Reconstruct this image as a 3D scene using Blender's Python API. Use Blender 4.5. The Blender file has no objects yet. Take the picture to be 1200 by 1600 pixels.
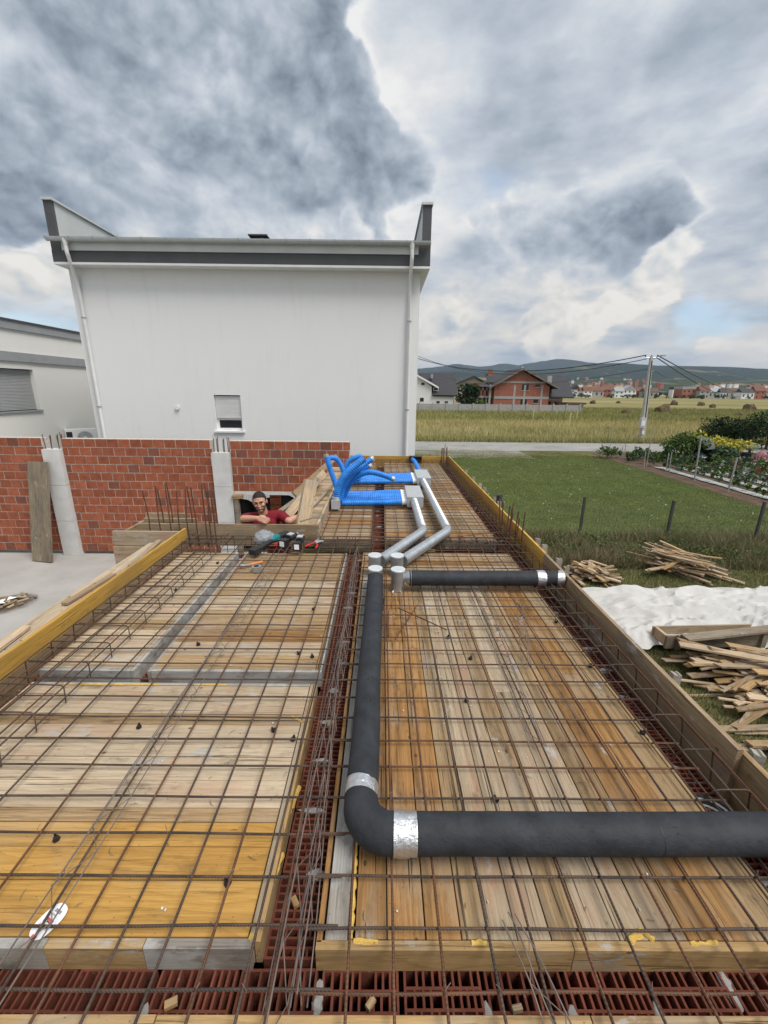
import bpy, bmesh, math, random
import numpy as np
from mathutils import Vector, Matrix, noise as mnoise

# ------------------------------------------------------------------ camera, sky, sun, exposure
sc = bpy.context.scene
C = sc.collection
FPX = 655.0
def _n(v): return v / np.linalg.norm(v)
_Z = _n(np.array([24, 2250, 655.])); _Y = np.array([-2, 191, -655.]); _Y = _n(_Y - _Z * (_Y @ _Z)); _X = np.cross(_Y, _Z)
RW = np.array([_X, _Y, _Z]); CAM = np.array([0, 0, 1.69])
camd = bpy.data.cameras.new('camera'); cam = bpy.data.objects.new('camera', camd); C.objects.link(cam)
camd.sensor_fit = 'VERTICAL'; camd.sensor_height = 36; camd.sensor_width = 27; camd.lens = FPX / 1600 * 36
camd.clip_start = 0.05; camd.clip_end = 30000
M4 = Matrix(RW.tolist()).to_4x4(); M4.translation = Vector(CAM); cam.matrix_world = M4
sc.camera = cam
def ray(x, y): return RW @ np.array([x - 600, -(y - 800), -FPX])
def PZ(x, y, z):
    d = ray(x, y); t = (z - CAM[2]) / d[2]; return Vector(CAM + d * t)
def PY(x, y, Y):
    d = ray(x, y); t = Y / d[1]; return Vector(CAM + d * t)

sc.view_settings.view_transform = 'Standard'; sc.view_settings.look = 'None'
sc.view_settings.gamma = 1; sc.view_settings.use_curve_mapping = False
sc.view_settings.exposure = 1.2
sc.cycles.use_denoising = True
sc.cycles.max_bounces = 6; sc.cycles.diffuse_bounces = 3; sc.cycles.glossy_bounces = 3
sc.cycles.transparent_max_bounces = 8; sc.cycles.volume_bounces = 0

SUN_EL, SUN_AZ = 58, 128          # degrees; azimuth measured from +Y towards +X
sund = bpy.data.lights.new('sun', 'SUN'); sund.energy = 1.5; sund.angle = math.radians(28); sund.color = (1, 0.95, 0.88)
sun = bpy.data.objects.new('sun', sund); C.objects.link(sun)
_e, _a = math.radians(SUN_EL), math.radians(SUN_AZ)
sdir = Vector((math.cos(_e) * math.sin(_a), math.cos(_e) * math.cos(_a), math.sin(_e)))
sun.rotation_euler = (-sdir).to_track_quat('-Z', 'Y').to_euler(); sun.location = (0, 0, 60)

# ---- node helpers
class G:
    def __init__(s, nt): s.nt = nt
    def n(s, t, **k):
        nd = s.nt.nodes.new(t)
        for a, b in k.items(): setattr(nd, a, b)
        return nd
    def l(s, a, b): s.nt.links.new(a, b)
    def put(s, sock, v):
        if hasattr(v, 'links') or isinstance(v, bpy.types.NodeSocket): s.l(v, sock)
        else:
            if isinstance(v, (tuple, list)) and len(v) == 3 and sock.type == 'RGBA': v = (*v, 1)
            sock.default_value = v
    def math(s, op, a, b=0.0, c=None, clamp=False):
        nd = s.n('ShaderNodeMath', operation=op, use_clamp=clamp); s.put(nd.inputs[0], a); s.put(nd.inputs[1], b)
        if c is not None: s.put(nd.inputs[2], c)
        return nd.outputs[0]
    def vm(s, op, a, b=(0, 0, 0)):
        nd = s.n('ShaderNodeVectorMath', operation=op); s.put(nd.inputs[0], a)
        if op == 'SCALE': s.put(nd.inputs['Scale'], b)
        else: s.put(nd.inputs[1], b)
        return nd.outputs['Value'] if op in ('DOT_PRODUCT', 'LENGTH', 'DISTANCE') else nd.outputs[0]
    def noise(s, v, scale, detail=4, rough=.55, dist=0, dim='3D'):
        nd = s.n('ShaderNodeTexNoise', noise_dimensions=dim); s.put(nd.inputs['Vector'], v); s.put(nd.inputs['Scale'], scale)
        nd.inputs['Detail'].default_value = detail; nd.inputs['Roughness'].default_value = rough; nd.inputs['Distortion'].default_value = dist
        return nd.outputs['Fac']
    def voro(s, v, scale, feature='F1', rnd=1):
        nd = s.n('ShaderNodeTexVoronoi', feature=feature); s.put(nd.inputs['Vector'], v); nd.inputs['Scale'].default_value = scale
        nd.inputs['Randomness'].default_value = rnd
        return nd.outputs['Distance']
    def ramp(s, f, stops, interp='LINEAR'):
        nd = s.n('ShaderNodeValToRGB'); cr = nd.color_ramp; cr.interpolation = interp
        while len(cr.elements) < len(stops): cr.elements.new(0.5)
        for e, (p, c) in zip(cr.elements, stops):
            e.position = p
            e.color = (c, c, c, 1) if not isinstance(c, (tuple, list)) else (*c, 1)
        s.put(nd.inputs[0], f); return nd.outputs[0]
    def mix(s, f, a, b, blend='MIX'):
        nd = s.n('ShaderNodeMix', data_type='RGBA', blend_type=blend); nd.clamp_factor = True
        s.put(nd.inputs[0], f); s.put(nd.inputs[6], a); s.put(nd.inputs[7], b); return nd.outputs[2]
    def smooth(s, v, a, b, lo=0.0, hi=1.0):
        nd = s.n('ShaderNodeMapRange', interpolation_type='SMOOTHSTEP'); s.put(nd.inputs[0], v)
        nd.inputs[1].default_value = a; nd.inputs[2].default_value = b; nd.inputs[3].default_value = lo; nd.inputs[4].default_value = hi
        return nd.outputs[0]
    def scale(s, v, sc_):
        nd = s.n('ShaderNodeMapping'); s.put(nd.inputs[0], v); nd.inputs['Scale'].default_value = sc_; return nd.outputs[0]
    def bump(s, h, st=.3, d=.01):
        nd = s.n('ShaderNodeBump'); s.put(nd.inputs['Height'], h); nd.inputs['Strength'].default_value = st; nd.inputs['Distance'].default_value = d
        return nd.outputs[0]

# ---- the sky: physical sky seen through gaps of a broken cloud layer
world = bpy.data.worlds.new('World'); sc.world = world; world.use_nodes = True
world.cycles.sampling_method = 'MANUAL'; world.cycles.sample_map_resolution = 256
wt = world.node_tree; wt.nodes.clear(); g = G(wt)
out = g.n('ShaderNodeOutputWorld'); bg = g.n('ShaderNodeBackground'); bg.inputs[1].default_value = 0.1; g.l(bg.outputs[0], out.inputs[0])
sky = g.n('ShaderNodeTexSky', sky_type='NISHITA', sun_disc=False, sun_elevation=_e, sun_rotation=_a, altitude=400, air_density=1, dust_density=1.5, ozone_density=1)
tc = g.n('ShaderNodeTexCoord').outputs['Generated']
d = g.vm('NORMALIZE', tc)
sep = g.n('ShaderNodeSeparateXYZ'); g.l(d, sep.inputs[0])
inv = g.math('DIVIDE', 1.0, g.math('ADD', g.math('MAXIMUM', sep.outputs[2], 0.0), 0.30))
pl = g.vm('MULTIPLY', g.vm('SCALE', d, g.math('POWER', inv, 0.7)), (1, 1, 1.5))   # flattened a little towards the horizon
def warped(v, sc_, amt, det=2):
    w = g.n('ShaderNodeTexNoise'); g.l(v, w.inputs['Vector']); w.inputs['Scale'].default_value = sc_; w.inputs['Detail'].default_value = det
    return g.vm('ADD', v, g.vm('SCALE', g.vm('SUBTRACT', w.outputs['Color'], (.5, .5, .5)), amt))
pw = warped(pl, 2.0, .20)
def billow(v, scales):
    """cauliflower noise: rounded lobes with creases between them; 0..1"""
    acc = None; amp = 1.0; tot_ = 0
    for s_ in scales:
        n_ = g.noise(v, s_, 0, .5); k = g.math('MULTIPLY', g.math('ABSOLUTE', g.math('SUBTRACT', g.math('MULTIPLY', n_, 2), 1)), amp)
        acc = k if acc is None else g.math('ADD', acc, k); tot_ += amp; amp *= .55
    return g.math('DIVIDE', acc, tot_)
dw = g.vm('NORMALIZE', warped(warped(d, 3.5, .16, 4), 12.0, .07, 5))
def blob(px, py, rpx, w):
    v = Vector(ray(px, py)).normalized(); v2 = Vector(ray(px + rpx, py)).normalized()
    ang = v.angle(v2); dt = g.vm('DOT_PRODUCT', dw, tuple(v))
    return g.math('MULTIPLY', g.smooth(dt, math.cos(ang * 1.3), math.cos(ang * .1)), w)
def addup(*a):
    o_ = a[0]
    for x in a[1:]: o_ = g.math('ADD', o_, x)
    return o_
M_ = lambda a, b: g.math('MULTIPLY', a, b)
S_ = lambda a, b: g.math('SUBTRACT', a, b)
pd = warped(g.vm('MULTIPLY', d, (1, 1, 1.3)), 5.0, .07, 3)
SC = (3.6, 8, 18, 40)
b0 = billow(pd, SC); OFF = (.010, .003, .020); b1 = billow(g.vm('ADD', pd, OFF), SC)
lit = S_(b0, b1)                                        # puffs brighter on the side of the light
soft = g.noise(pl, 3.0, 6, .55)
streak = g.noise(g.vm('ADD', g.vm('MULTIPLY', pl, (1, 1, 2.2)), (3, 1, 8)), 2.6, 8, .6)
big = g.noise(g.vm('ADD', pl, (1.7, 4.2, .3)), 1.7, 3, .5)
mid = g.noise(g.vm('ADD', pd, (9, 2, 5)), 4.0, 10, .58); mids = g.noise(g.vm('ADD', pd, (9.016, 2.006, 5.036)), 4.0, 10, .58)
# high thin layer
L0 = addup(.77, M_(S_(streak, .5), 1.2), M_(S_(soft, .5), .5), M_(S_(mid, .5), .45))
for q_ in [(1000, 130, 200, -.05), (1150, 40, 120, -.22), (880, 10, 150, -.10), (900, 230, 150, -.06), (1180, 330, 100, -.10), (650, 330, 90, .10), (640, 100, 110, .10), (780, 560, 120, .05), (1150, 250, 80, .04), (60, 440, 120, .12)]: L0 = g.math('ADD', L0, blob(*q_))
# grey cumulus masses with firm edges
f1 = addup(M_(S_(mid, .5), .9), M_(S_(b0, .36), .60), M_(S_(big, .5), .9), M_(S_(soft, .5), .35), -.16)
for q_ in [(480, 110, 170, .30), (570, 200, 120, .26), (640, 250, 75, .24), (500, 320, 150, .26), (260, 250, 230, .30), (110, 60, 220, .34), (20, 230, 170, .28), (20, 330, 100, .16), (430, 10, 150, .16), (300, 40, 120, .2), (360, 350, 110, .15),
           (690, 120, 50, .30), (735, 135, 38, .30), (900, 370, 170, .30), (1010, 310, 130, .24), (830, 440, 110, .26), (790, 330, 80, .14), (1080, 20, 120, .16), (700, 520, 60, .24), (1000, 400, 80, .18), (760, 350, 60, .10),
           (650, 60, 90, -.40), (800, 120, 110, -.35), (1000, 170, 130, -.30), (655, 190, 60, -.16), (350, 120, 42, -.26), (640, 345, 50, -.30), (750, 430, 70, -.22), (1090, 440, 90, -.40), (870, 540, 100, -.34), (90, 440, 110, -.45), (1150, 200, 110, -.30), (555, 30, 40, -.2), (560, 360, 30, -.2)]: f1 = g.math('ADD', f1, blob(*q_))
m1 = g.smooth(f1, -.05, .11)
L1 = addup(g.ramp(f1, [(0.0, .86), (.06, .76), (.16, .66), (.34, .60), (.60, .53), (.9, .48)]), M_(lit, .8), M_(S_(mid, mids), 2.2), M_(S_(mid, .5), -1.05), M_(S_(big, .5), -.35), M_(S_(b0, .36), .16))
rim = M_(g.smooth(f1, -.16, .0), g.smooth(f1, .04, -.02))
L0 = g.math('ADD', L0, M_(rim, .09))
L = g.math('ADD', M_(L0, S_(1.0, m1)), M_(L1, m1))
# low sunlit cumulus towards the horizon
f2 = addup(M_(S_(b1, .36), .55), M_(S_(streak, .5), .5), -.22)
for q_ in [(745, 450, 90, .24), (735, 490, 60, .12), (690, 500, 40, .2), (1080, 430, 80, .30), (1010, 480, 60, .28), (900, 490, 90, .26), (850, 540, 70, .30), (1150, 540, 80, .26), (1060, 400, 50, .2), (70, 440, 90, .30), (30, 400, 60, .2), (340, 110, 60, .14), (250, 350, 50, .2), (950, 540, 70, .2), (140, 330, 50, .15)]: f2 = g.math('ADD', f2, blob(*q_))
m2 = g.smooth(f2, -.03, .10)
L2 = addup(g.ramp(f2, [(0.0, .80), (.08, .95), (.2, .90), (.5, .82)]), M_(lit, 1.5), M_(S_(b0, .36), .25))
L = g.math('ADD', M_(L, S_(1.0, m2)), M_(L2, m2))
# settle into pale haze at the horizon
hzn = g.smooth(sep.outputs[2], .0, .10, .55, 0)
L = g.math('ADD', M_(L, S_(1.0, hzn)), M_(.70, hzn))
L = g.math('MINIMUM', g.math('MAXIMUM', L, .27), 1.0)
tint = g.ramp(L, [(.2, (.74, .92, 1.16)), (.5, (.83, .955, 1.12)), (.75, (.91, .98, 1.07)), (.95, (1.0, .995, .99))])
low = M_(g.smooth(sep.outputs[2], .10, .36, 1, 0), g.smooth(L, .62, .88))
tint = g.mix(M_(low, .62), tint, (1.06, .985, .86))
cl = g.vm('SCALE', tint, M_(L, 3.85))
gap = g.noise(g.vm('ADD', pl, (7, 3, 1)), 3.2, 6, .55)
for b in [(1120, 515, 60, .26), (1090, 480, 40, .14), (50, 500, 110, .22), (110, 370, 60, .12), (1080, 130, 160, .05), (690, 585, 60, .12), (880, 470, 40, .12), (960, 60, 120, .04)]: gap = g.math('ADD', gap, blob(*b))
gm = M_(M_(g.smooth(gap, .56, .86), S_(1.0, m1)), S_(1.0, m2))
gm = M_(gm, .75)
colr = g.mix(gm, cl, g.vm('ADD', g.vm('SCALE', sky.outputs[0], .62), (.75, .95, 1.05)))
below = g.smooth(sep.outputs[2], -.03, 0.0)
colr = g.mix(below, (1.3, 1.35, 1.3), colr)
g.l(colr, bg.inputs[0])

# ------------------------------------------------------------------ building helpers
def link(o, parent=None):
    C.objects.link(o)
    if parent is not None: o.parent = parent
    return o
def tag(o, label=None, cat=None, group=None, kind=None):
    if label: o['label'] = label
    if cat: o['category'] = cat
    if group: o['group'] = group
    if kind: o['kind'] = kind
    return o
def empty(name, loc=(0, 0, 0), rz=0, label=None, cat=None, group=None):
    o = bpy.data.objects.new(name, None); o.empty_display_size = .1; o.location = loc; o.rotation_euler.z = rz
    C.objects.link(o); return tag(o, label, cat, group)
class MB:
    def __init__(s): s.v = []; s.f = []
    def add(s, vs, fs, m=None):
        k = len(s.v)
        s.v += [tuple(m @ Vector(p)) if m is not None else tuple(p) for p in vs]
        s.f += [tuple(i + k for i in f) for f in fs]; return s
    def box(s, a, b, m=None):
        x0, y0, z0 = a; x1, y1, z1 = b
        return s.add([(x0, y0, z0), (x1, y0, z0), (x1, y1, z0), (x0, y1, z0), (x0, y0, z1), (x1, y0, z1), (x1, y1, z1), (x0, y1, z1)],
                     [(0, 3, 2, 1), (4, 5, 6, 7), (0, 1, 5, 4), (1, 2, 6, 5), (2, 3, 7, 6), (3, 0, 4, 7)], m)
    def tube(s, pts, r, seg=8, cap=True, closed=False):
        pts = [Vector(p) for p in pts]; n = len(pts)
        rs = r if isinstance(r, (list, tuple)) else [r] * n
        k = len(s.v); prev = None
        for i, p in enumerate(pts):
            if i == 0: t = pts[1] - p
            elif i == n - 1: t = p - pts[i - 1]
            else: t = (pts[i + 1] - p).normalized() + (p - pts[i - 1]).normalized()
            t.normalize()
            if prev is None:
                a = Vector((0, 0, 1)) if abs(t.z) < .9 else Vector((1, 0, 0)); u = t.cross(a).normalized()
            else:
                u = prev - t * prev.dot(t)
                u = u.normalized() if u.length > 1e-6 else t.orthogonal().normalized()
            prev = u; w = t.cross(u)
            for j in range(seg):
                an = 2 * math.pi * j / seg; q = p + (u * math.cos(an) + w * math.sin(an)) * rs[i]; s.v.append(tuple(q))
        for i in range(n - 1):
            for j in range(seg):
                a = k + i * seg + j; b = k + i * seg + (j + 1) % seg; s.f.append((a, b, b + seg, a + seg))
        if cap: s.f.append(tuple(k + j for j in range(seg))[::-1]); s.f.append(tuple(k + (n - 1) * seg + j for j in range(seg)))
        return s
    def poly(s, outline, y0, y1, axis='Y'):
        n = len(outline); k = len(s.v)
        for yy in (y0, y1):
            for (a, b) in outline: s.v.append((a, yy, b) if axis == 'Y' else (yy, a, b) if axis == 'X' else (a, b, yy))
        s.f.append(tuple(k + i for i in range(n))); s.f.append(tuple(k + n + i for i in range(n))[::-1])
        for i in range(n): j = (i + 1) % n; s.f.append((k + i, k + n + i, k + n + j, k + j))
        return s
    def mesh(s, name, m=None, smooth=False):
        me = bpy.data.meshes.new(name); me.from_pydata(s.v, [], s.f); me.validate()
        bm = bmesh.new(); bm.from_mesh(me); bmesh.ops.recalc_face_normals(bm, faces=bm.faces); bm.to_mesh(me); bm.free()
        if m: me.materials.append(m)
        if smooth: me.polygons.foreach_set('use_smooth', [True] * len(me.polygons)); me.set_sharp_from_angle(angle=math.radians(42))
        me.update(); return me
    def build(s, name, m, parent=None, smooth=False, loc=(0, 0, 0), **k):
        o = bpy.data.objects.new(name, s.mesh(name, m, smooth)); o.location = loc; link(o, parent); return tag(o, **k)
def inst(name, me, parent=None, loc=(0, 0, 0), rot=(0, 0, 0), **k):
    o = bpy.data.objects.new(name, me); o.location = loc; o.rotation_euler = rot; link(o, parent); return tag(o, **k)
def rnd(a, b): return random.uniform(a, b)
random.seed(7)

# ------------------------------------------------------------------ materials
def base(name, rough=.8, metal=0.0, spec=.3):
    m = bpy.data.materials.new(name); m.use_nodes = True; nt = m.node_tree; q = G(nt)
    b = nt.nodes['Principled BSDF']; b.inputs['Roughness'].default_value = rough; b.inputs['Metallic'].default_value = metal
    b.inputs['Specular IOR Level'].default_value = spec
    return m, q, b
def simple(name, col, rough=.7, metal=0., var=.15, scale=8, bump=.0, spec=.3, rnd_amt=.0, bscale=None):
    m, q, b = base(name, rough, metal, spec)
    co = q.n('ShaderNodeTexCoord').outputs['Object']
    ob = q.n('ShaderNodeObjectInfo').outputs['Random']
    v = q.vm('ADD', co, q.vm('SCALE', (13.1, 7.7, 3.3), ob))
    f = q.noise(v, scale, 5, .6)
    lo = tuple(max(0, c * (1 - var)) for c in col); hi = tuple(c * (1 + var) for c in col)
    c = q.ramp(f, [(.3, lo), (.7, hi)])
    if rnd_amt: c = q.mix(1.0, c, q.vm('SCALE', (1, 1, 1), q.math('ADD', 1 - rnd_amt, q.math('MULTIPLY', ob, 2 * rnd_amt))), 'MULTIPLY')
    q.l(c, b.inputs['Base Color'])
    if bump: q.l(q.bump(q.noise(v, bscale or scale * 6, 6, .65), bump, .01), b.inputs['Normal'])
    return m
def wood(name, light, dark, stain=(.25, .24, .22), stain_amt=.5, ring=.5, cement=0.0, crack=.6, rnd_amt=.13, rough=.75):
    m, q, b = base(name, rough, 0, .25)
    co = q.n('ShaderNodeTexCoord').outputs['Object']; ob = q.n('ShaderNodeObjectInfo').outputs['Random']
    v = q.vm('ADD', co, q.vm('SCALE', (41.0, 17.0, 9.0), ob))
    lowv = q.scale(v, (1.3, 5, 5)); low = q.n('ShaderNodeTexNoise'); q.l(lowv, low.inputs['Vector']); low.inputs['Scale'].default_value = 1.2; low.inputs['Detail'].default_value = 4
    vv = q.vm('ADD', q.scale(v, (.55, 11, 11)), q.vm('SCALE', low.outputs['Color'], 2.0))
    wv = q.n('ShaderNodeTexWave', wave_type='RINGS', rings_direction='X', wave_profile='SAW'); q.l(vv, wv.inputs['Vector']); wv.inputs['Scale'].default_value = .9
    wv.inputs['Distortion'].default_value = 2.5; wv.inputs['Detail'].default_value = 3
    gr = q.noise(q.scale(v, (3.0, 80, 80)), 1.6, 8, .74)
    cr = q.noise(q.scale(v, (1.6, 75, 40)), 1.0, 5, .6)
    c = q.ramp(gr, [(.28, dark), (.62, light)])
    c = q.mix(q.math('MULTIPLY', q.smooth(wv.outputs['Fac'], .45, 1.0), ring * .75), c, tuple(a * .68 for a in dark))
    sk = q.noise(q.scale(v, (.7, 34, 34)), 1.3, 6, .7)
    c = q.mix(q.math('MULTIPLY', q.smooth(sk, .50, .72), .35 + .35 * crack), c, tuple(a * .38 for a in dark))
    st = q.noise(q.scale(v, (1.2, 3.2, 3.2)), 1.7, 7, .66)
    c = q.mix(q.math('MULTIPLY', q.smooth(st, .47, .68), stain_amt), c, stain)
    dk = q.noise(q.scale(q.vm('ADD', v, (5, 5, 5)), (1, 2.2, 2)), 4.2, 6, .7)
    c = q.mix(q.math('MULTIPLY', q.smooth(dk, .55, .76), .35 + .4 * crack), c, (.05, .038, .028))
    bl = q.noise(q.scale(q.vm('ADD', v, (2, 9, 4)), (.6, 1.4, 1)), 1.1, 3, .5)
    c = q.mix(q.smooth(bl, .35, .65, .0, .38), c, q.mix(1.0, c, (.55, .47, .38), 'MULTIPLY'))
    kn = q.voro(q.scale(v, (1, 1.6, 1.6)), 5.5); 
    c = q.mix(q.smooth(kn, .045, .075, .75, 0), c, (.055, .03, .018))
    kn2 = q.voro(q.scale(v, (1, 1.8, 1.8)), 22.0)
    c = q.mix(q.smooth(kn2, .05, .09, .6, 0), c, (.05, .035, .025))
    sp2 = q.noise(q.scale(v, (1, 1.5, 1.5)), 60, 3, .7)
    c = q.mix(q.smooth(sp2, .66, .74, 0, .45), c, (.07, .05, .035))
    ck = q.smooth(cr, .615, .66, 0, 1)
    c = q.mix(q.math('MULTIPLY', ck, crack), c, (.035, .025, .018))
    if cement:
        ce = q.noise(q.scale(v, (1.1, 2, 2)), 3.0, 8, .7)
        c = q.mix(q.smooth(ce, .62 - cement * .35, .70 - cement * .3, 0, .85), c, q.ramp(gr, [(.3, (.30, .295, .28)), (.7, (.47, .46, .44))]))
    c = q.mix(1.0, c, q.vm('SCALE', (1, 1, 1), q.math('ADD', 1 - rnd_amt, q.math('MULTIPLY', ob, 2 * rnd_amt))), 'MULTIPLY')
    q.l(c, b.inputs['Base Color'])
    h = q.math('SUBTRACT', q.math('ADD', q.math('MULTIPLY', gr, .6), q.math('MULTIPLY', wv.outputs['Fac'], .15)), q.math('MULTIPLY', ck, .6))
    q.l(q.bump(h, .55, .004), b.inputs['Normal'])
    return m
W_YEL = wood('wood_yellow', (.54, .315, .085), (.38, .20, .048), (.42, .30, .17), .5, .45, 0, .3, .09)
W_ORG = wood('wood_orange', (.40, .225, .085), (.22, .108, .038), (.36, .28, .19), .75, .5, .03, 1.0, .18)
W_PALE = wood('wood_pale', (.46, .375, .265), (.28, .215, .14), (.36, .20, .13), .6, .35, .12, .9, .14)
W_TAN = wood('wood_tan', (.42, .30, .165), (.24, .15, .075), (.38, .33, .27), .65, .4, .05, .9, .15)
W_LEFT = wood('wood_left', (.56, .46, .33), (.39, .30, .20), (.40, .24, .16), .5, .3, .08, .7, .10)
W_GREY = wood('wood_grey', (.41, .385, .345), (.29, .265, .235), (.24, .21, .17), .5, .22, .25, .6, .10)
W_CEM = wood('wood_cement', (.31, .29, .26), (.20, .185, .165), (.36, .345, .32), .6, .1, .5, .3, .06)
W_EDGE = wood('wood_edge', (.52, .36, .17), (.36, .22, .09), (.36, .33, .28), .5, .5, .05, .5, .10)
W_WALL = wood('wood_weathered', (.40, .30, .19), (.23, .16, .095), (.19, .165, .135), .7, .4, .08, .7, .10)
W_YB = wood('wood_yellow_board', (.60, .37, .085), (.45, .25, .045), (.28, .19, .09), .5, .35, 0, .3, .07)
W_SCRAP = wood('wood_scrap', (.56, .44, .30), (.38, .27, .165), (.30, .27, .23), .6, .35, .05, .5, .3)
W_OLD = wood('wood_old', (.30, .255, .19), (.17, .14, .10), (.13, .125, .11), .7, .4, .1, .8, .12)

def rust_mat(name, a, b_, bands=True):
    m, q, b = base(name, .62, .35, .4)
    co = q.n('ShaderNodeTexCoord').outputs['Object']; ob = q.n('ShaderNodeObjectInfo').outputs['Random']
    v = q.vm('ADD', co, q.vm('SCALE', (11., 5., 3.), ob))
    f = q.noise(v, 7, 6, .65)
    q.l(q.ramp(f, [(.36, a), (.62, b_)]), b.inputs['Base Color'])
    if bands:
        wv = q.n('ShaderNodeTexWave', bands_direction='DIAGONAL'); q.l(co, wv.inputs['Vector']); wv.inputs['Scale'].default_value = 55
        q.l(q.bump(wv.outputs['Fac'], .6, .002), b.inputs['Normal'])
    return m
REBAR = rust_mat('rebar_steel', (.048, .040, .036), (.120, .078, .057))
REBAR2 = rust_mat('rebar_rusty', (.085, .045, .03), (.17, .08, .045))
WIRE = rust_mat('lattice_wire', (.13, .115, .11), (.22, .17, .145), False)

def brick_mat(name, a, b_, vert=False):
    m, q, b = base(name, .9, 0, .15)
    tcn = q.n('ShaderNodeTexCoord'); co = tcn.outputs['Object']; ob = q.n('ShaderNodeObjectInfo').outputs['Random']
    v = q.vm('ADD', co, q.vm('SCALE', (31., 15., 23.), ob))
    f = q.noise(v, 9, 7, .65)
    c = q.ramp(f, [(.3, a), (.7, b_)])
    c = q.mix(1.0, c, q.vm('SCALE', (1, 1, 1), q.math('ADD', .84, q.math('MULTIPLY', ob, .3))), 'MULTIPLY')
    w = q.noise(v, 22, 6, .7)
    c = q.mix(q.smooth(w, .60, .78, 0, .55), c, (.42, .34, .30))
    c = q.mix(q.smooth(q.noise(v, 3.2, 4, .6), .55, .8, 0, .5), c, (.10, .035, .025))
    h = q.noise(v, 60, 5, .6)
    if vert:
        wv = q.n('ShaderNodeTexWave', bands_direction='X'); q.l(co, wv.inputs['Vector']); wv.inputs['Scale'].default_value = 16; wv.inputs['Distortion'].default_value = .3
        c = q.mix(q.smooth(wv.outputs['Fac'], .0, .35, .28, 0), c, (.10, .03, .02))
        h = q.math('ADD', q.math('MULTIPLY', h, .4), wv.outputs['Fac'])
    q.l(c, b.inputs['Base Color']); q.l(q.bump(h, .5, .005), b.inputs['Normal'])
    return m
BRICK = brick_mat('clay_brick', (.26, .075, .040), (.40, .135, .070), True)
BRICK_D = brick_mat('clay_brick_dark', (.19, .072, .048), (.25, .105, .075), True)
CLAY = brick_mat('clay_block', (.12, .038, .025), (.20, .066, .042))
MORTAR = simple('mortar', (.50, .46, .43), .95, var=.25, scale=20, bump=.5)
CONC = simple('concrete', (.36, .355, .345), .9, var=.12, scale=2.2, bump=.25, bscale=40)
CONC_W = simple('white_concrete', (.58, .58, .57), .9, var=.10, scale=4, bump=.35, bscale=30)
CONC_G = simple('concrete_grey', (.33, .33, .32), .9, var=.2, scale=3, bump=.3)
GALV = simple('galvanised_steel', (.52, .55, .57), .38, .8, .12, 14, .12, .5)
GALV_W = simple('galvanised_sheet', (.50, .53, .55), .42, .4, .06, 9, .03, .5)
CAPW = simple('duct_cap_steel', (.66, .70, .73), .35, .3, .08, 9, .03, .5)
GALV_D = simple('galvanised_dull', (.40, .42, .43), .45, .75, .2, 10, .1, .5)
TAPE = simple('foil_tape', (.66, .67, .69), .28, .85, .15, 25, .8, .5, bscale=30)
FOAM = simple('black_foam', (.026, .029, .035), .66, 0, .34, 11, .45, .3, bscale=38)
BLUE = simple('blue_hose', (.014, .21, .70), .5, 0, .28, 14, .0, .5)
HOSEGREY = simple('grey_plastic', (.42, .44, .46), .45, 0, .08, 6)
BLACKP = simple('black_plastic', (.022, .022, .024), .5, 0, .2, 12, .1, .4)
WHITEP = simple('white_plastic', (.75, .76, .77), .45, 0, .05, 6)
TEAL = simple('teal_plastic', (.01, .17, .19), .4, 0, .1, 12)
REDP = simple('red_plastic', (.52, .03, .025), .4, 0, .1, 12)
FOAMY = simple('yellow_foam', (.72, .48, .12), .8, 0, .2, 30, .8)
def stucco(name, col, streak=.25):
    m, q, b = base(name, .93, 0, .15)
    co = q.n('ShaderNodeTexCoord').outputs['Object']
    f = q.noise(co, .8, 6, .6); s2 = q.noise(q.scale(co, (3, 3, .35)), 1.6, 7, .68)
    c = q.mix(q.smooth(f, .3, .7, 0, .3), col, tuple(a * .93 for a in col))
    c = q.mix(q.math('MULTIPLY', q.smooth(s2, .52, .75), streak), c, tuple(a * .70 for a in col))
    gr = q.noise(co, 75, 3, .7)
    c = q.mix(q.smooth(gr, .35, .65, .25, 0), c, tuple(a * .62 for a in col))
    q.l(c, b.inputs['Base Color']); q.l(q.bump(gr, .7, .012), b.inputs['Normal']); return m
STUC = stucco('white_stucco', (.84, .845, .85), .24); STUC2 = stucco('cream_stucco', (.82, .81, .78), .1)
STUC3 = stucco('far_white_render', (.78, .78, .78), .1); STUC_B = stucco('beige_render', (.56, .50, .39), .1)
DGREY = simple('dark_grey_paint', (.085, .088, .096), .7, 0, .08, 3)
LGREY = simple('light_grey_paint', (.30, .31, .33), .7, 0, .08, 3)
PAINTW = simple('white_paint', (.78, .785, .79), .4, 0, .05, 4)
SHEET = simple('pale_sheet_metal', (.55, .58, .57), .5, .2, .08, 1.5)
DARKROOF = simple('dark_roof_tile', (.045, .045, .052), .7, 0, .2, 2, .4, .3)
GLASSD = simple('window_glass_dark', (.02, .024, .03), .12, 0, .2, 2, .0, .5)
PAPER = simple('white_card', (.84, .85, .88), .5, 0, .03, 20)
INK = simple('black_print', (.05, .05, .05), .6, 0, .0, 5)
INKR = simple('red_print', (.72, .12, .12), .6, 0, .1, 5)
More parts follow.
